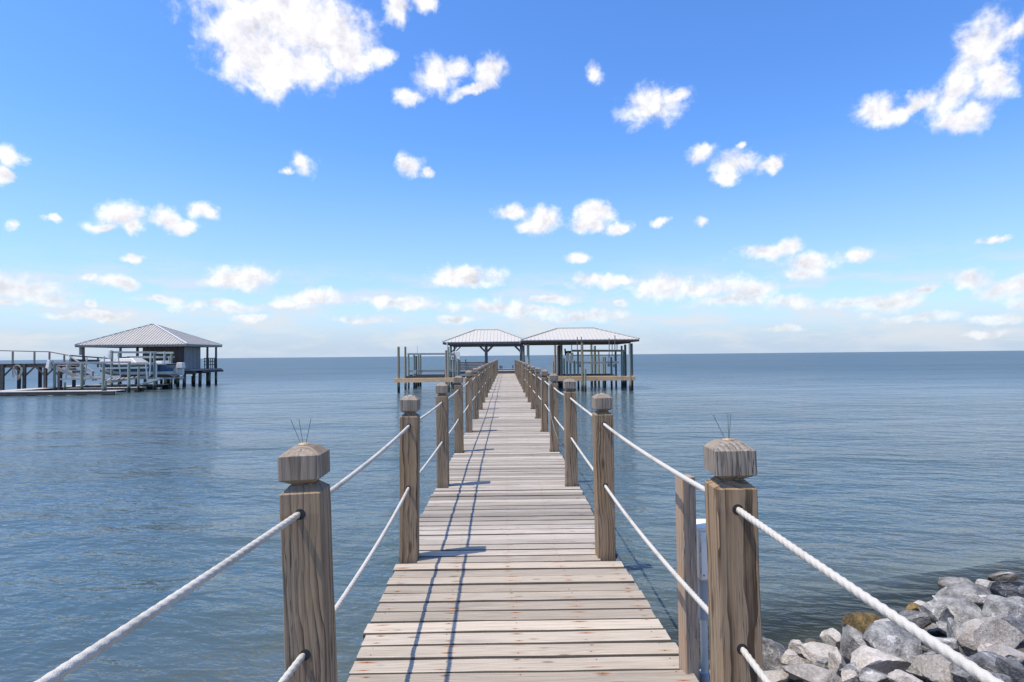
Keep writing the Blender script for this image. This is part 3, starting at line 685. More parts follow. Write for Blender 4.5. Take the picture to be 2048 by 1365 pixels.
KM = {'g':'rock_grey','t':'rock_tan','d':'rock_dark','m':'rock_moss'}
def put_rock(p, rw, rh, rd, kind, label, seed, sub=4):
    me = rock_mesh(seed, rw, rd, rh, sub, rr_.randint(9, 15)); me.materials.append(M[KM[kind]])
    o = link('riprap_stone', me); o.location = p; o.rotation_euler = (rr_.uniform(-.3,.3), rr_.uniform(-.3,.3), rr_.uniform(-.5,.5))
    return tag(o, label, 'stone', 'stones of the bank')
for i, (zx, zy, zw, zh, kind, label) in enumerate(ROCKS):
    px, py = 1480+zx*Z5, 1080+zy*Z5
    p = on_bank(px, py, 0.09); dist = (p-CAM).length; s_ = Z5/F*dist*0.5*1.06
    rw, rh = zw*s_, zh*s_
    put_rock(p, rw, rh*0.95, (rw+rh)*0.52, kind, label, 100+i)
# a lower course that fills the gaps, and the bank going on out of view
CN = {'g': 'grey', 't': 'tan', 'd': 'dark grey'}
BIG = [((1480+r[0]*Z5, 1080+r[1]*Z5), r[5]) for r in ROCKS]
for i in range(80):
    px, py = rr_.uniform(1500, 2080), rr_.uniform(1200, 1420)
    p = on_bank(px, py, -0.09); s = rr_.uniform(0.06, 0.12); kk = rr_.choice('ggtd')
    if (p-SH_A).dot(sinl) < 0.12: continue
    near = min(BIG, key=lambda q: (q[0][0]-px)**2+(q[0][1]-py)**2)[1].split(',')[0].split()[:8]
    while near[-1] in ('a','the','of','in','at','with','and','on','beside','right','left','below','behind','to','under','just','against','touching','out','lying','two','low','that','small','front','large','angular','grey','pale','big','dark','largest'): near.pop()
    put_rock(p, s, s*0.8, s, kk, f'small {CN[kk]} stone half hidden beside the ' + ' '.join(near), 300+i, 3)
def to_px(p):
    d = p-CAM; z = d.dot(f0); return (CX+F*d.dot(ru)/z, CY-F*d.dot(uu)/z) if z > 0.1 else (9999, 9999)
spare = []; beyond = MB()
for i, kk in enumerate('ggtdtg'):
    me = rock_mesh(500+i, 1.0, 0.95, 0.75, 3, 12); me.materials.append(M[KM[kk]]); spare.append(me)
for i in range(260):
    sa_, d_ = rr_.uniform(-0.8, 10.5), rr_.uniform(0.02, 1.9); q = SH_A + sdir*sa_ + sinl*d_; q.z = d_*0.36 + rr_.uniform(-0.06, 0.05)
    u_, v_ = to_px(q); size = rr_.uniform(0.10, 0.19)
    if (u_ < 2110 and v_ < 1440) or (q.x < 1.15): continue
    me = rr_.choice(spare); rz = Matrix.Rotation(rr_.uniform(-3,3), 3, 'Z')
    beyond.add([q + rz @ (v.co*size) for v in me.vertices], [tuple(p.vertices) for p in me.polygons], True)
tag(beyond.build('riprap', M['rock_grey']), 'grey riprap going on along the shore beyond the right edge', 'riprap', kind='stuff')

# ------------------------------------------------------------------ shared builders for the far structures
def pile(px, ytop, Y, rad, mat, parent=None, name='pile', ztop=None, bot=-1.2, taper=0.85, dx=0.0):
    top = at(px, ytop, Y); zt = top.z if ztop is None else ztop
    mb = MB().tube([(top.x+dx, Y, bot), (top.x+dx*0.5, Y, (zt+bot)/2), (top.x, Y, zt)], [rad, rad*(1+taper)/2, rad*taper], 12)
    return mb.build(name, M[mat], parent)
def beam_px(pa, pb_, Ya, Yb, ht, th_, mat, parent, name):
    """a bar whose centre line runs between two photo points at two depths"""
    return MB().bar(at(*pa, Ya), at(*pb_, Yb), th_, ht).build(name, M[mat], parent)
def hip_roof(root, x0, x1, y0, y1, ze, rise, mat, seam, rib, ribw, ribh, cap='ridge', capw=0.10, fascia='gaz_wood', fh=0.16, ridge=None):
    W_, D_ = x1-x0, y1-y0; r_ = min(W_, D_)/2; ym = (y0+y1)/2
    ra, rb = (x0+r_, x1-r_) if ridge is None else ((x0+x1-ridge)/2, (x0+x1+ridge)/2)
    A, B, C_, D = Vector((x0,y0,ze)), Vector((x1,y0,ze)), Vector((x1,y1,ze)), Vector((x0,y1,ze))
    P, Q = Vector((ra,ym,ze+rise)), Vector((rb,ym,ze+rise)); tk = Vector((0,0,-0.05))
    def slope(poly, tops, eave):
        n = (poly[1]-poly[0]).cross(poly[2]-poly[0]).normalized()
        if n.z < 0: n = -n
        mb = MB(); k = len(poly); mb.add(poly+[v+tk for v in poly], [tuple(range(k)), tuple(range(k,2*k))[::-1]]+[(i,(i+1)%k,k+(i+1)%k,k+i) for i in range(k)])
        s_ = mb.build('roof_slope', M[mat], root)
        e0, e1 = eave; L = (e1-e0).length; ed = (e1-e0)/L; m2 = MB(); t_ = rib*0.5
        upv = n.cross(ed); upv = upv if upv.z > 0 else -upv
        tot = (tops[0]-e0).dot(upv); tp = sorted((q-e0).dot(ed) for q in tops)
        while t_ < L-0.05:
            hgt = min(1.0, t_/tp[0], (L-t_)/(L-tp[-1]))*tot
            a = e0+ed*t_+n*ribh*0.45; b_ = a+upv*max(0.05, hgt-0.03)
            m2.bar(a, b_, ribw, ribh, up=n); t_ += rib
        tag(m2.build('seams', M[seam], s_), kind='stuff')
    slope([A,B,Q,P], (P,Q), (A,B)); slope([B,C_,Q], (Q,), (B,C_)); slope([C_,D,P,Q], (P,Q), (C_,D)); slope([D,A,P], (P,), (D,A))
    for a, b_ in ((A,P),(B,Q),(C_,Q),(D,P),(P,Q)):
        if (b_-a).length < 0.05: continue
        MB().bar(a+Vector((0,0,0.05)), b_+Vector((0,0,0.05)), capw, 0.04).build('ridge_cap', M[cap], root)
    zf0, zf1 = ze-0.055-fh, ze-0.055
    for a, b_ in (((x0+.02,y0+.02),(x1-.02,y0+.06)), ((x0+.02,y1-.06),(x1-.02,y1-.02)), ((x0+.02,y0+.065),(x0+.06,y1-.065)), ((x1-.06,y0+.065),(x1-.02,y1-.065))):
        MB().box((a[0],a[1],zf0),(b_[0],b_[1],zf1)).build('fascia', M[fascia], root)

# ------------------------------------------------------------------ gazebo at the end of the boardwalk
PLAT = 1.33
gz = thing('gazebo', (-1.75, 52.6, 0), 'open gazebo with hipped metal roof at the end of the boardwalk', 'gazebo')
hip_roof(gz, -5.42, 1.95, 50.0, 55.3, 2.6+1.20, 1.10, 'roof', 'roof_seam', 0.30, 0.035, 0.03, 'roof_seam', 0.09, 'gaz_wood', 0.15)
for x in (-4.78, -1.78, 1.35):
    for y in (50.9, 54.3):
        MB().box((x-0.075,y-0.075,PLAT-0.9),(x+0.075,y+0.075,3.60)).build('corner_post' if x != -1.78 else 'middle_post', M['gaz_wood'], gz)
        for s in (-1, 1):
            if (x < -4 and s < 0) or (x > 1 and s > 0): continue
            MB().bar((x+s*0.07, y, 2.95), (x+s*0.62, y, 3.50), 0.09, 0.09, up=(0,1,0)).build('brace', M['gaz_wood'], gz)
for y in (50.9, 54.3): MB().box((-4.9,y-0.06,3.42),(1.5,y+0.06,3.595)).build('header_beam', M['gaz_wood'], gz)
bevel_box((1.18, 50.78, 2.75), (1.275, 50.92, 3.15), 0.01, 'meter_box', M['grey_plastic'], gz)
pf = thing('gazebo_platform', (-1.5, 52.6, 0), 'raised wooden platform one step above the boardwalk, under the gazebo', 'platform')
MB().box((-5.2, YEND+0.02, PLAT-0.30), (2.0, YEND+0.06, PLAT-0.045)).build('front_riser', M['gaz_wood'], pf)
y = YEND
while y < 56.2:
    MB().box((-5.2, y, PLAT-0.04), (2.0, y+0.135, PLAT)).build('plank', M['pale_wood'], pf); y += 0.142
for x in (-4.9, -3.1, -1.2, 0.6, 1.8):
    for y in (49.7, 52.8, 55.9):
        MB().tube([(x,y,-1.2),(x,y,PLAT-0.05)], 0.12, 10).build('pile', M['pile_dark'], pf)
bn = thing('slatted_bench', (-2.9, 50.2, PLAT), 'dark brown slatted bench back along the front of the gazebo', 'bench')
for i in range(5): MB().box((-4.35, 50.20, PLAT+0.12+i*0.13), (-1.72, 50.24, PLAT+0.21+i*0.13)).build('slat', M['bench_wood'], bn)
for x in (-4.25, -3.46, -1.85): MB().box((x-0.045, 50.10, PLAT+0.002), (x+0.045, 50.195, PLAT+(0.97 if x == -3.46 else 0.72))).build('upright', M['gaz_wood'], bn)
MB().box((-4.35, 50.245, PLAT+0.40), (-1.72, 50.7, PLAT+0.44)).build('seat', M['bench_wood'], bn)
for nm, px, yt in (('left of the two piles close together', 1000, 731), ('right of the two piles close together', 1003.5, 732), ('single pile', 1025.5, 731)):
    tag(pile(px, yt, 60, 0.09, 'pile_dark', None, 'mooring_pile'), f'short dark pile beyond the gazebo platform, {nm}', 'pile', 'short piles beyond the gazebo')

# ------------------------------------------------------------------ covered lift on the right
bh = thing('boathouse', (5.4, 44.8, 0), 'open boathouse with hipped metal roof right of the boardwalk', 'boathouse')
ze = at(1160, 679.5, 42).z
hip_roof(bh, 1.08, 9.60, 42.0, 47.7, ze, 0.92, 'roof', 'roof_seam', 0.28, 0.035, 0.03, 'roof_seam', 0.09, 'bench_wood', 0.12)
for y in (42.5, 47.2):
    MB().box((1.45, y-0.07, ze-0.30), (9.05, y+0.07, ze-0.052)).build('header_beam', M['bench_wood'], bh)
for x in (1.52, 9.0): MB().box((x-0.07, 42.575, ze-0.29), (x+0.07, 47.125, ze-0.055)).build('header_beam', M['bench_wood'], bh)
for px, Y, mat, r_ in ((1056, 42.5, 'pile_green', 0.105), (1122.5, 47.2, 'pile_green', 0.11), (1118.3, 47.35, 'pile_dark', 0.10), (1250.3, 47.2, 'pile_dark', 0.10), (1263, 42.5, 'pile_dark', 0.10), (1164, 42.5, 'pile_brown', 0.10)):
    pile(px, 690, Y, r_, mat, bh, 'pile', ztop=ze-0.305, taper=0.92)
pile(1047, 690, 47.2, 0.10, 'pile_dark', bh, 'pile', ztop=ze-0.305)

def catwalk(name, label, x0, x1, ys, mats, z, loc):
    """open-framed lift walkway: long beams with joist ends showing between them"""
    c = thing(name, loc, label, 'catwalk', 'catwalks round the boat lifts')
    for (ya, yb, x0_, x1_), mt in zip(ys, mats):
        MB().box((x0_, ya, z-0.29), (x1_, ya+0.05, z-0.045)).build('beam', M[mt], c)
        MB().box((x0_, yb-0.05, z-0.29), (x1_, yb, z-0.045)).build('beam', M[mt], c)
        n = int((x1_-x0_)/0.60)
        for i in range(n+1):
            x = x0_+0.05+(x1_-x0_-0.1)*i/n
            MB().box((x-0.02, ya+0.052, z-0.24), (x+0.02, yb-0.052, z-0.045)).build('joist', M[mt], c)
        n = max(3, int((yb-ya)/0.15))
        for i in range(n):
            yy = ya+(yb-ya)*i/n
            MB().box((x0_, yy, z-0.040), (x1_, yy+(yb-ya)/n-0.012, z)).build('plank', M[mt], c)
    return c
catwalk('lift_catwalk', 'new tan lumber catwalk in front of the covered lift on the right', 0, 0, [(41.9,42.4,2.86,9.25),(44.6,45.1,2.86,8.5),(47.4,48.3,2.86,8.7)], ['tan_wood','tan_wood','dark_wood'], 1.03, (5.9, 45, 0))
catwalk('lift_catwalk', 'new tan lumber catwalk in front of the open lift on the left', 0, 0, [(41.9,42.4,-8.02,-2.3),(46.8,47.3,-8.0,-3.3),(50.3,50.8,-8.4,-5.3)], ['tan_wood','dark_wood','dark_wood'], 1.03, (-5.3, 45, 0))

lr = thing('boat_lift', (6.2, 45, 0), 'empty boat lift with white motor covers under the roof on the right', 'boat lift', 'boat lifts')
for px, yt, Y, r_, mt in ((1156,702.7,45.3,0.085,'pile_green'),(1148.8,722,45.3,0.09,'pile_green'),(1140.5,722,46.2,0.09,'pile_green'),(1134,722,47.0,0.08,'pile_green'),
        (1182.5,688,48.8,0.11,'pile_green'),(1189.5,692,48.8,0.11,'pile_green'),(1197,703,48.8,0.09,'pile_green'),(1206,714.5,48.6,0.07,'pile_green'),(1209.8,714.5,48.2,0.09,'pile_green'),
        (1222.6,714.6,45.6,0.09,'pile_green'),(1231.5,704,47.0,0.08,'pile_dark'),(1243.3,692,45.6,0.09,'pile_green'),(1247.3,703,46.6,0.075,'pile_green')):
    pile(px, yt, Y, r_, mt, lr)
beam_px((1143,702),(1249.5,702), 46.0, 46.0, 0.16, 0.14, 'alu', lr, 'top_beam')
beam_px((1146,711),(1243,710.5), 47.0, 47.0, 0.09, 0.12, 'white', lr, 'cradle_beam')
beam_px((1152,726),(1237.5,725.4), 45.8, 45.8, 0.15, 0.14, 'white', lr, 'cradle_beam')
def motor_cover(parent, x, Y, z0, z1, wd=0.26, lean=0.12):
    vs = [(x-wd/2-lean,Y-0.15,z0),(x+wd/2-lean,Y-0.15,z0-0.10),(x+wd/2-lean,Y+0.15,z0-0.10),(x-wd/2-lean,Y+0.15,z0),
          (x-wd/2+lean*0.5+0.04,Y-0.11,z1),(x+wd/2+lean*0.3,Y-0.11,z1+0.02),(x+wd/2+lean*0.3,Y+0.11,z1+0.02),(x-wd/2+lean*0.5+0.04,Y+0.11,z1)]
    mb = MB(); mb.add(vs, [(0,3,2,1),(4,5,6,7),(0,1,5,4),(1,2,6,5),(2,3,7,6),(3,0,4,7)])
    o = mb.build('motor_cover', M['white'], parent); md = o.modifiers.new('b','BEVEL'); md.width = 0.02; md.segments = 2
for px, y0, y1 in ((1135.6,721.5,706),(1143.5,725.5,706)):
    a, b_ = at(px, y0, 45.1), at(px, y1, 45.1); motor_cover(lr, a.x, 45.1, a.z, b_.z, 0.24, 0.06)
a = at(1136, 705, 45.6); MB().tube([(a.x-0.25,45.6,a.z),(a.x+0.25,45.6,a.z)], [0.10,0.12], 10).build('motor', M['black'], lr)
MB().tube([(a.x-0.22,45.3,a.z-0.2),(a.x-0.2,45.9,a.z+0.25)], 0.06, 8).build('gear_housing', M['black'], lr)
for px, y0, y1, Y in ((1143.3,687,700,45.4),(1154.6,674.4,703,41.7),(1162.7,673.8,690,41.75),(1218.4,676.3,716,41.7),(1224.3,686,712,46.0),(1229.8,671.2,722,41.72),(1234,686,702,46)):
    p0, p1 = at(px, y0, Y), at(px, y1, Y); MB().tube([p1, p0], 0.030, 7).build('guide_rod', M['pile_dark'], lr)
for px, py in ((1217.5,731),(1228.5,732),(1160.5,732)):
    a = at(px, py, 45.6); MB().tube([(a.x,45.55,a.z),(a.x,45.65,a.z)], 0.11, 12).build('pulley', M['alu'], lr)
    MB().tube([(a.x,45.6,a.z),(a.x,45.6,a.z+0.9)], 0.012, 6).build('cable', M['wire'], lr)
def mp(px, yt, Y, r_, mt, label, dx=0.0): tag(pile(px, yt, Y, r_, mt, None, 'mooring_pile', dx=dx), label, 'pile', 'mooring piles by the boat lifts')
mp(1170.3,737.6,40.95,0.09,'pile_green','short green pile standing in front of the right tan catwalk')
mp(1158.2+6.2,686,41.45,0.085,'pile_brown','tall brown pile touching the front of the right boathouse eave')
mp(1259,687.5,41.4,0.085,'pile_green','tall green pile at the right end of the right tan catwalk')
mp(1261.6,752,41.2,0.055,'pile_brown','thin low pile against the right end of the tan catwalk')
mp(1110,690,49.5,0.09,'pile_brown','tall tan pile left of two, behind the right boathouse')
mp(1115,692,49.0,0.09,'pile_brown','tall tan pile right of two, behind the right boathouse')
mp(1106.5,723,50,0.08,'pile_brown','short tan pile left of the tall tan pair')
mp(1127.8,717,50,0.085,'pile_dark','short dark pile right of the tall tan pair')

# ------------------------------------------------------------------ open lift on the left
ll = thing('boat_lift', (-6, 47, 0), 'open boat lift with grey beams and white motor covers, left of the boardwalk', 'boat lift', 'boat lifts')
for px, yt, Y, r_, mt in ((817,710,47.0,0.085,'pile_green'),(828,710,47.9,0.10,'pile_green'),(832.3,712,48.2,0.09,'pile_dark'),(836.5,710.5,50.8,0.09,'pile_green'),(840.8,710,50.8,0.09,'pile_green'),
        (906.5,719,46.6,0.085,'pile_green'),(911.3,719,47.4,0.07,'pile_green'),(915.5,716,48,0.09,'pile_green'),(919,716,48.5,0.07,'pile_dark')):
    pile(px, yt, Y, r_, mt, ll)
beam_px((815,708.6),(905,708.2), 47.4, 47.4, 0.15, 0.14, 'alu', ll, 'top_beam')
beam_px((819,742.6),(912,741.8), 48.2, 48.2, 0.19, 0.14, 'alu', ll, 'cradle_beam')
for px, y0, y1 in ((911.5,720,703),(916.5,718,703)):
    a, b_ = at(px, y0, 46.3), at(px, y1, 46.3); motor_cover(ll, a.x, 46.3, a.z, b_.z, 0.22, -0.04)
a, b_ = at(900.8,721,46), at(909,706.5,46)
bevel_box((a.x, 45.9, a.z), (b_.x, 46.2, b_.z), 0.02, 'control_box', M['grey_wood'], ll)
a, b_ = at(902.3,720,45.88), at(907.8,712.3,45.88)
MB().box((a.x,45.86,a.z),(b_.x,45.895,b_.z)).build('panel', M['white'], ll)
a, b_ = at(903.6,717.8,45.85), at(906.6,714.2,45.85)
MB().box((a.x,45.845,a.z),(b_.x,45.858,b_.z)).build('display', M['gaz_wood'], ll)
a = at(830,745,47.3); bevel_box((a.x-0.09,47.2,a.z-0.12),(a.x+0.09,47.4,a.z+0.14), 0.02, 'pulley_box', M['white'], ll)
MB().tube([at(834.5,692.5,50.8), at(834.8,711,50.8)], 0.012, 5).build('antenna', M['wire'], ll)
MB().tube([at(894.3,684,46.5), at(894.3,755,46.5)], 0.045, 8).build('guide_pole', M['white'], ll)
mp(797,694,42.15,0.105,'pile_brown','leftmost tall pile at the outer corner of the left tan catwalk')
mp(810.6,694,46.0,0.095,'pile_brown','second tall pile from the left, behind the left tan catwalk')
mp(892,701,42.6,0.09,'pile_brown','yellow-brown pile just left of the left lift control box')
mp(897,694,43.0,0.085,'pile_green','tall olive pile beside the left lift control box')

# ------------------------------------------------------------------ neighbour: old boathouse on the left
ob = thing('old_boathouse', (-33.7, 56.2, 0), 'old boathouse with ribbed hip roof and plank cabin on piles, far left', 'boathouse')
zo = CAMZ + 1.31; OX0, OX1, OY0, OY1 = -38.75, -28.70, 53.0, 59.6
hip_roof(ob, OX0, OX1, OY0, OY1, zo, 1.98, 'roof_old', 'roof_old_seam', 0.26, 0.06, 0.045, 'ridge', 0.17, 'grey_wood', 0.15, ridge=0.25)
CX0, CX1, CY0, CY1 = -33.1, -29.35, 53.7, 56.6; FL = 1.60
n = 15
for i in range(n):
    x = CX0+(CX1-CX0)*i/n; MB().box((x+0.006, CY0, FL), (x+(CX1-CX0)/n-0.006, CY0+0.03, zo-0.2)).build('siding_board', M['siding_dark'], ob)
n = 11
for i in range(n):
    y = CY0+0.035+(CY1-CY0-0.035)*i/n; MB().box((CX1-0.03, y+0.006, FL-0.02), (CX1, y+(CY1-CY0)/n-0.006, zo-0.2)).build('siding_board', M['siding_blue'], ob)
MB().box((CX0+0.02, CY0+0.032, FL), (CX1-0.033, CY1, zo-0.21)).build('cabin_core', M['dark_wood'], ob)
MB().bar((CX1-0.10, CY0-0.07, FL-0.1), (CX1-0.10, CY0-0.07, zo-0.2), 0.14, 0.12).build('corner_post', M['dark_wood'], ob)
MB().box((CX0-2.4, CY0-0.10, FL-0.14), (OX1+0.2, OY1-0.5, FL-0.005)).build('floor_deck', M['grey_wood'], ob)
MB().box((CX0-2.5, CY0-0.02, FL-0.42), (OX1+0.35, CY0+0.2, FL-0.145)).build('floor_beam', M['dark_wood'], ob)
MB().box((CX0-2.5, CY1-0.3, FL-0.42), (OX1+0.35, CY1-0.05, FL-0.145)).build('floor_beam', M['dark_wood'], ob)
for x, y in ((-38.3,53.5),(-35.6,57.0),(-36.9,59.0),(-33.6,57.5),(-29.2,57.6),(-29.1,59.1),(-34.9,53.4)):
    MB().tube([(x,y,-1.0),(x,y,zo-0.05)], [0.13,0.10], 8).build('pile', M['pile_dark'], ob)
for x, y in ((-32.8,53.6),(-31.9,53.7),(-31.0,53.6),(-30.2,54.2),(-29.5,54.0),(-29.8,56.2),(-28.9,55.6),(-28.75,57.0),(-33.6,53.6),(-32.2,56.2)):
    MB().tube([(x,y,-1.0),(x+0.05,y,FL-0.15)], [0.16,0.14], 8).build('pile', M['pile_dark'], ob)
for z in (FL+0.35, FL+0.65, FL+0.98): MB().box((-29.05, CY1+0.05, z), (-28.98, OY1-0.6, z+0.07)).build('rail', M['dark_wood'], ob)
for i in range(7): y = CY1+0.1+i*0.38; MB().box((-29.04, y, FL), (-28.99, y+0.06, FL+0.97)).build('baluster', M['dark_wood'], ob)
MB().box((-28.98, 55.2, FL-0.35), (-28.4, 59.2, FL-0.15)).build('porch_beam', M['dark_wood'], ob)
MB().bar((-38.45,53.35,3.0), (-38.45,53.35,3.75), 0.34, 0.05, up=(1,0,0)).build('notice_board', M['white'], ob)
# low dock strip behind the cabin
dk = thing('rear_dock', (-31, 60, 0), 'low pale dock strip seen beneath the old cabin', 'dock')
for i in range(8): MB().box((-34.5, 60.3+i*0.15, 0.80), (-31.5, 60.43+i*0.15, 0.85)).build('plank', M['pale_wood'], dk)
for x in (-34.2,-33.3,-32.4,-31.6): MB().tube([(x,60.9,-1),(x,60.9,0.79)], 0.11, 8).build('pile', M['pile_dark'], dk)

# ------------------------------------------------------------------ neighbour: raised pier with rail
rpz = 2.33
rpier = thing('raised_pier', (-45, 48.5, 0), 'raised dark timber pier with a single handrail at the left edge', 'pier')
PYA = 48.5
for i in range(105):
    x = -51.5+i*0.147; MB().box((x, PYA, rpz-0.05), (x+0.138, PYA+1.5, rpz)).build('plank', M['grey_wood'], rpier)
for y in (PYA+0.02, PYA+1.40): MB().box((-51.5, y, rpz-0.34), (-36.1, y+0.08, rpz-0.055)).build('side_beam', M['dark_wood'], rpier)
X_ = lambda px, y_, Y: at(px, y_, Y).x
for px in (-36, 6.6, 50, 92, 120):
    x = X_(px, 750, PYA)
    MB().box((x-0.11,PYA-0.13,-1.0),(x+0.11,PYA+0.015,rpz-0.06)).build('pile', M['dark_wood'], rpier)
    MB().box((x-0.11,PYA+1.485,-1.0),(x+0.11,PYA+1.63,rpz-0.06)).build('pile', M['dark_wood'], rpier)
    for s in (-1,1): MB().bar((x+s*0.10,PYA-0.04,rpz-0.98),(x+s*0.80,PYA-0.04,rpz-0.30), 0.10, 0.10, up=(0,1,0)).build('brace', M['dark_wood'], rpier)
rail_pts = [at(-60,700.5,PYA), at(0,701.8,PYA), at(98,704,PYA), at(136,711,PYA)]
for a, b_ in zip(rail_pts, rail_pts[1:]): MB().bar(a, b_, 0.10, 0.07).build('handrail', M['joist'], rpier)
for px, yt in ((-18,701.5),(25.6,702.6),(69,703.4),(99,704.2),(128.5,709.8)):
    p = at(px, yt, PYA); MB().box((p.x-0.05,PYA-0.05,rpz-0.05),(p.x+0.05,PYA+0.05,p.z-0.04)).build('rail_post', M['joist'], rpier)
for i in range(26):    # the walk goes on down to the boathouse
    t_ = i/26; x = -36.0+t_*2.2; MB().box((x, 50.0+t_*3.4, rpz-0.05-t_*0.4), (x+0.9, 50.12+t_*3.4, rpz-t_*0.4)).build('plank', M['grey_wood'], rpier)
beam_px((139,711.5),(222,717.5), 50, 54, 0.10, 0.08, 'dark_wood', rpier, 'handrail')
beam_px((139,721),(222,724), 50, 54, 0.22, 0.08, 'dark_wood', rpier, 'side_beam')
for px, yt in ((142,712),(168,714),(195,716)): p = at(px, yt, 51.5); MB().box((p.x-0.05,51.5,1.9),(p.x+0.05,51.6,p.z)).build('rail_post', M['dark_wood'], rpier)
hr = tag(MB().build('hanging_rope', None) if False else link('hanging_rope', None), 'coil of old tan rope hanging from the raised pier', 'rope'); hc = at(36, 738, PYA-0.2); hr.location = hc
for k in range(5):
    pts = []; aw, ah = 0.24+0.035*k, 0.36+0.06*k
    for j in range(25):
        t_ = 2*math.pi*j/24; pts.append((hc.x+aw*math.cos(t_)+0.03*math.sin(k*2), PYA-0.22-0.03*k, hc.z+0.30-ah+ah*math.sin(t_)))
    MB().tube(pts, 0.022, 6, False).build('rope_loop', M['old_rope'], hr)
st = thing('pier_stairs', (-35.5, 48, 0), 'wooden steps leading down from the raised pier to the low dock', 'stairs')
sa, sb = at(128, 731, 48.0), at(168, 757, 47.2)
for i in range(6):
    p = sa.lerp(sb, i/5); MB().box((p.x+0.1,47.1,p.z-0.03),(p.x+1.0,48.3,p.z+0.03)).build('step', M['pale_wood'], st)
for y in (47.05, 48.32): MB().bar((sa.x-0.1,y,sa.z-0.12),(sb.x+0.25,y,sb.z-0.12), 0.06, 0.26).build('stringer', M['grey_wood'], st)
beam_px((139,712.5),(186,743.5), 47.0, 46.9, 0.09, 0.08, 'pale_wood', st, 'handrail')
for px, y0, y1 in ((141,714,735),(163,728,748),(186,743,762)): MB().bar(at(px,y0,47.0), at(px,y1,47.0), 0.08, 0.08).build('rail_post', M['grey_wood'], st)

# ------------------------------------------------------------------ neighbour: low dock
ld = thing('low_dock', (-34, 46, 0), 'low weathered dock frame just above the water at far left', 'dock')
LZ = 0.30
def strip(x0, x1, y0, y1, z, along, wd=0.14):
    k = 0
    if along == 'x':
        yy = y0
        while yy < y1-0.05: MB().box((x0,yy,z-0.04),(x1,yy+wd-0.012,z)).build('plank', M['pale_wood'], ld); yy += wd
        MB().box((x0,y0+0.01,z-0.26),(x1-0.01,y0+0.07,z-0.045)).build('side_beam', M['dark_wood'], ld)
    else:
        xx = x0
        while xx < x1-0.05: MB().box((xx,y0,z-0.04),(xx+wd-0.012,y1,z)).build('plank', M['pale_wood'], ld); xx += wd
        MB().box((x1-0.08,y0,z-0.26),(x1-0.02,y1,z-0.045)).build('side_beam', M['dark_wood'], ld)
strip(-41.5, X_(228,783,43.0), 43.0, 44.3, LZ, 'x')
strip(-38.6, -37.0, 44.4, 53.0, LZ+0.004, 'y')
strip(X_(130,775,46.8), X_(278,778,46.8), 46.8, 47.7, LZ+0.05, 'x')
strip(X_(150,770,49.5), X_(310,770,49.5), 50.6, 51.5, LZ+0.10, 'x')
for px, Y in ((-40,43.3),(117,43.3),(216,43.3),(8,43.6),(60,43.6),(160,43.5),(276,47),(240,47),(250,50.8),(300,51),(330,51.2)):
    x = X_(px, 786, Y); MB().box((x-0.28,Y,-0.9),(x+0.28,Y+0.35,LZ-0.05 if Y < 44 else LZ)).build('pile_bent', M['pile_dark'], ld)
for px, yt, Y in ((211,762,43.4),(129.5,765,45.5),(206,771,43.3)):
    tag(pile(px, yt, Y, 0.10, 'pile_green', ld, 'stub_pile'))
# ladder-like gangway between the lifts
for i in range(9):
    a, b_ = at(205+i*9, 763-i*0.9, 47.5), at(212+i*9, 758-i*0.6, 48.6); MB().bar(a, b_, 0.14, 0.05).build('gang_plank', M['grey_wood'], ld)
beam_px((200,768),(300,752), 47.4, 47.4, 0.16, 0.06, 'grey_wood', ld, 'gang_beam')
beam_px((285,769),(322,757), 46.8, 46.8, 0.14, 0.5, 'pale_wood', ld, 'gang_beam')

# ------------------------------------------------------------------ neighbour: two lifts and the boat
n1_ = thing('boat_lift', (-34, 46, 0), 'empty boat lift with green posts and white guide poles at the low dock', 'boat lift', 'boat lifts')
for px, yt in ((109.3,729),(164,728),(207,727),(258,725.6)): pile(px, yt, 45.8, 0.115, 'pile_green', n1_)
pile(277.3, 733, 46.4, 0.09, 'pile_green', n1_)
beam_px((104,726.4),(260.5,725), 45.8, 45.8, 0.15, 0.16, 'alu', n1_, 'top_beam')
beam_px((133,756),(241,753.5), 46.2, 46.2, 0.15, 0.14, 'pvc', n1_, 'cradle_beam')
beam_px((121,759),(200,757.5), 46.9, 46.9, 0.12, 0.12, 'pale_wood', n1_, 'bunk_board')
beam_px((210,737),(296,735.5), 47.2, 47.2, 0.14, 0.14, 'alu_green', n1_, 'cradle_beam')
a, b_ = at(98,736,45.7), at(98,720.5,45.7); motor_cover(n1_, a.x, 45.7, a.z, b_.z, 0.26, 0.05)
MB().tube([at(103,722,45.9), at(103,735,45.9)], 0.13, 8).build('gear_housing', M['grey_plastic'], n1_)
for (xa, ya), (xb, yb) in (((135,728),(131.4,759)),((174,715),(170,755)),((236,710),(241,752)),((208.5,713),(208.5,728)),((291.7,729),(295.5,766)),((313,726),(313,762)),((302,705),(300,752))):
    MB().tube([at(xa,ya,46.0), at(xb,yb,46.0)], 0.05, 8).build('guide_pole', M['pvc'], n1_)
n2_ = thing('boat_lift', (-32, 50, 0), 'boat lift with greenish beams holding the blue boat', 'boat lift', 'boat lifts')
for px, yt, Y in ((224,702,49.0),(309,703,49.0),(330,704,52.4),(238,706,52.4),(343,709,52.4)): pile(px, yt, Y, 0.11, 'pile_green', n2_)
beam_px((224,705),(312,705.2), 49.0, 49.0, 0.17, 0.16, 'alu', n2_, 'top_beam')
beam_px((313,706),(347,706), 52.4, 52.4, 0.17, 0.16, 'alu_green', n2_, 'top_beam')
beam_px((255,714.8),(348,714.5), 52.6, 52.6, 0.19, 0.16, 'alu_green', n2_, 'top_beam')
beam_px((258,727),(308,726.5), 48.8, 48.8, 0.14, 0.12, 'alu_green', n2_, 'side_rail')
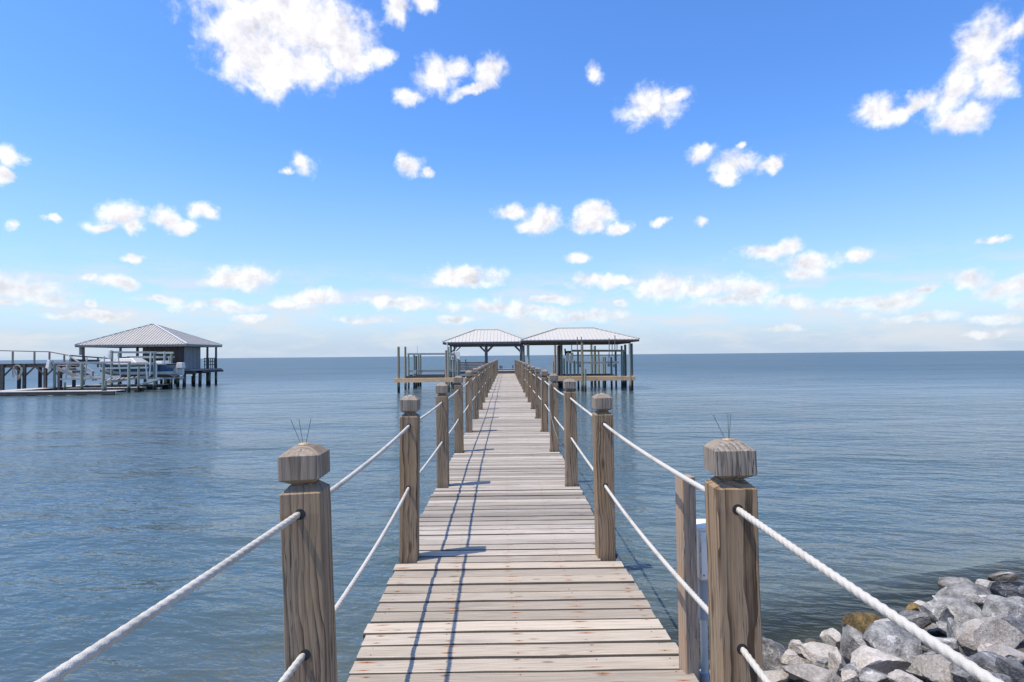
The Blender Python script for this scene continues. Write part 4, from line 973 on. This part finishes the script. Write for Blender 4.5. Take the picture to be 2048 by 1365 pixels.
a, b_ = at(219.5,716,48.8), at(219.5,701,48.8); motor_cover(n2_, a.x, 48.8, a.z, b_.z, 0.22, 0.05)
for (xa, ya), (xb, yb) in (((328.5,703),(328,728)),((301,706),(300,730)),((338,714),(338,727))): MB().tube([at(xa,ya,48.7), at(xb,yb,48.7)], 0.05, 8).build('guide_pole', M['pvc'], n2_)
for Yc in (49.6, 51.4): beam_px((240,757),(350,757), Yc, Yc, 0.14, 0.14, 'alu', n2_, 'cradle_beam')
# the boat: bow to the left, stern and outboard to the right
BY = 50.5; bs = at(349, 742, BY).x; bb = at(200, 728, BY).x; Lb = bs-bb
zk, zc, zs0, zs1, zg = at(320,755.5,BY).z, at(320,749,BY).z, at(320,748.6,BY).z, at(320,743,BY).z, at(320,730,BY).z
bt = thing('motor_boat', ((bs+bb)/2, BY, zk), 'blue and white motor boat with a white outboard, raised on a lift', 'boat')
ST = 15; hb = 1.2
def row(fz, fw):
    r1 = []
    for i in range(ST+1):
        t_ = i/ST; x = bb + Lb*t_; taper = math.sqrt(max(0.0, 1-(1-min(1, t_*1.9))**2))
        r1.append((x, fw*taper*hb, fz + 0.55*max(0, 1-t_*2.2)**2*(0.35 if fz > zc+0.3 else 1.0)))
    return r1
rows = {'keel': row(zk, 0.02), 'chine': row(zc, 0.80), 's0': row(zs0+0.01, 0.86), 's1': row(zs1, 0.93), 'gun': row(zg, 1.0)}
def skin(ra, rb, name, mat, parent):
    mb = MB()
    for s in (-1, 1):
        A = [(x, BY+s*w_, z) for x, w_, z in rows[ra]]; B = [(x, BY+s*w_, z) for x, w_, z in rows[rb]]; n = len(A)
        mb.add(A+B, [(i,i+1,n+i+1,n+i) for i in range(n-1)], True)
    tr_ = [(rows[ra][-1][0], BY+s*rows[ra][-1][1], rows[ra][-1][2]) for s in (-1,1)]+[(rows[rb][-1][0], BY+s*rows[rb][-1][1], rows[rb][-1][2]) for s in (1,-1)]
    mb.add(tr_, [(0,1,2,3)]); return mb.build(name, mat, parent)
skin('keel','chine','hull_bottom', M['boat_bottom'], bt); skin('chine','s0','hull_bottom', M['boat_bottom'], bt)
skin('s0','s1','hull_stripe', M['boat_white'], bt); skin('s1','gun','hull_side', M['boat_blue'], bt)
mb = MB(); g_ = rows['gun']; n = len(g_)
A = [(x, BY-w_, z) for x, w_, z in g_]; B = [(x, BY+w_, z) for x, w_, z in g_]; C2 = [(x, BY-w_*1.04-0.02, z+0.09) for x, w_, z in g_]; D2 = [(x, BY+w_*1.04+0.02, z+0.09) for x, w_, z in g_]
mb.add(A+B+C2+D2, [(2*n+i,2*n+i+1,3*n+i+1,3*n+i) for i in range(n-1)]+[(i,i+1,2*n+i+1,2*n+i) for i in range(n-1)]+[(n+i,n+i+1,3*n+i+1,3*n+i) for i in range(n-1)])
mb.build('gunwale_deck', M['boat_white'], bt)
def dome(x0, x1, z0, z1, hw_, name, mat, top=0.5, f=0.25, r_=0.75):
    xa, xb = x0+(x1-x0)*f, x0+(x1-x0)*r_
    mb = MB(); mb.add([(x0,BY-hw_,z0),(x1,BY-hw_,z0),(x1,BY+hw_,z0),(x0,BY+hw_,z0),(xa,BY-hw_*top,z1),(xb,BY-hw_*top,z1),(xb,BY+hw_*top,z1),(xa,BY+hw_*top,z1)], [(0,3,2,1),(4,5,6,7),(0,1,5,4),(1,2,6,5),(2,3,7,6),(3,0,4,7)])
    o = mb.build(name, mat, bt); md = o.modifiers.new('b','BEVEL'); md.width = 0.06; md.segments = 3; return o
zd = zg+0.08
dome(at(238,725,BY).x, at(290,725,BY).x, zd, at(260,716.5,BY).z, 0.95, 'cockpit_cover', M['boat_white'], 0.7, 0.15, 0.70)
dome(at(205,725,BY).x, at(240,725,BY).x, zd+0.1, at(220,719.5,BY).z, 0.6, 'bow_hatch', M['boat_white'], 0.8, 0.1, 0.9)
dome(at(316,728,BY).x, at(334,728,BY).x, zd, at(325,722,BY).z, 0.7, 'stern_seat', M['boat_white'], 0.9, 0.1, 0.9)
wsx = at(248,718,BY).x; MB().bar((wsx-0.25,BY,zd+0.15),(wsx+0.1,BY,zd+0.62), 1.3, 0.03, up=(1,0,0)).build('windscreen', M['glass'], bt)
om = link('outboard_motor', None, bt); om.location = (0,0,0)
ex = bs+0.42
def lump(x0, x1, z0, z1, hw_, name, mat, top, f, r_):
    mb = MB(); xa, xb = x0+(x1-x0)*f, x0+(x1-x0)*r_
    mb.add([(x0,BY-hw_,z0),(x1,BY-hw_,z0),(x1,BY+hw_,z0),(x0,BY+hw_,z0),(xa,BY-hw_*top,z1),(xb,BY-hw_*top,z1),(xb,BY+hw_*top,z1),(xa,BY+hw_*top,z1)], [(0,3,2,1),(4,5,6,7),(0,1,5,4),(1,2,6,5),(2,3,7,6),(3,0,4,7)])
    o = mb.build(name, mat, om); md = o.modifiers.new('b','BEVEL'); md.width = 0.05; md.segments = 3
ztop = at(360,725.5,BY).z; zcow = at(360,737,BY).z; zleg = at(360,751,BY).z; zlow = at(360,757.5,BY).z
lump(at(354,735,BY).x, at(368.5,735,BY).x, zcow, ztop, 0.26, 'cowling', M['boat_white'], 0.8, 0.12, 0.9)
lump(at(357,735,BY).x, at(367,735,BY).x, zleg, zcow, 0.13, 'leg', M['boat_white'], 1.2, -0.05, 1.05)
MB().tube([(at(354,755,BY).x,BY,zlow+0.08),(at(366,755,BY).x,BY,zlow+0.10)], [0.05,0.10], 10).build('gearcase', M['boat_white'], om)
MB().box((at(360,755,BY).x,BY-0.015,zlow-0.14),(at(364,755,BY).x,BY+0.015,zlow+0.05)).build('skeg', M['boat_white'], om)
for k in range(3):
    a_ = 2*math.pi*k/3; hx = at(366.6,755,BY).x; MB().bar((hx,BY,zlow+0.1),(hx,BY+0.17*math.sin(a_),zlow+0.1+0.17*math.cos(a_)),0.10,0.012,up=(1,0,0.4)).build('propeller_blade', M['alu'], om)
MB().bar((bs-0.02,BY,zs1+0.1),(at(358,745,BY).x,BY,zs1+0.05),0.35,0.30).build('engine_bracket', M['boat_white'], bt)
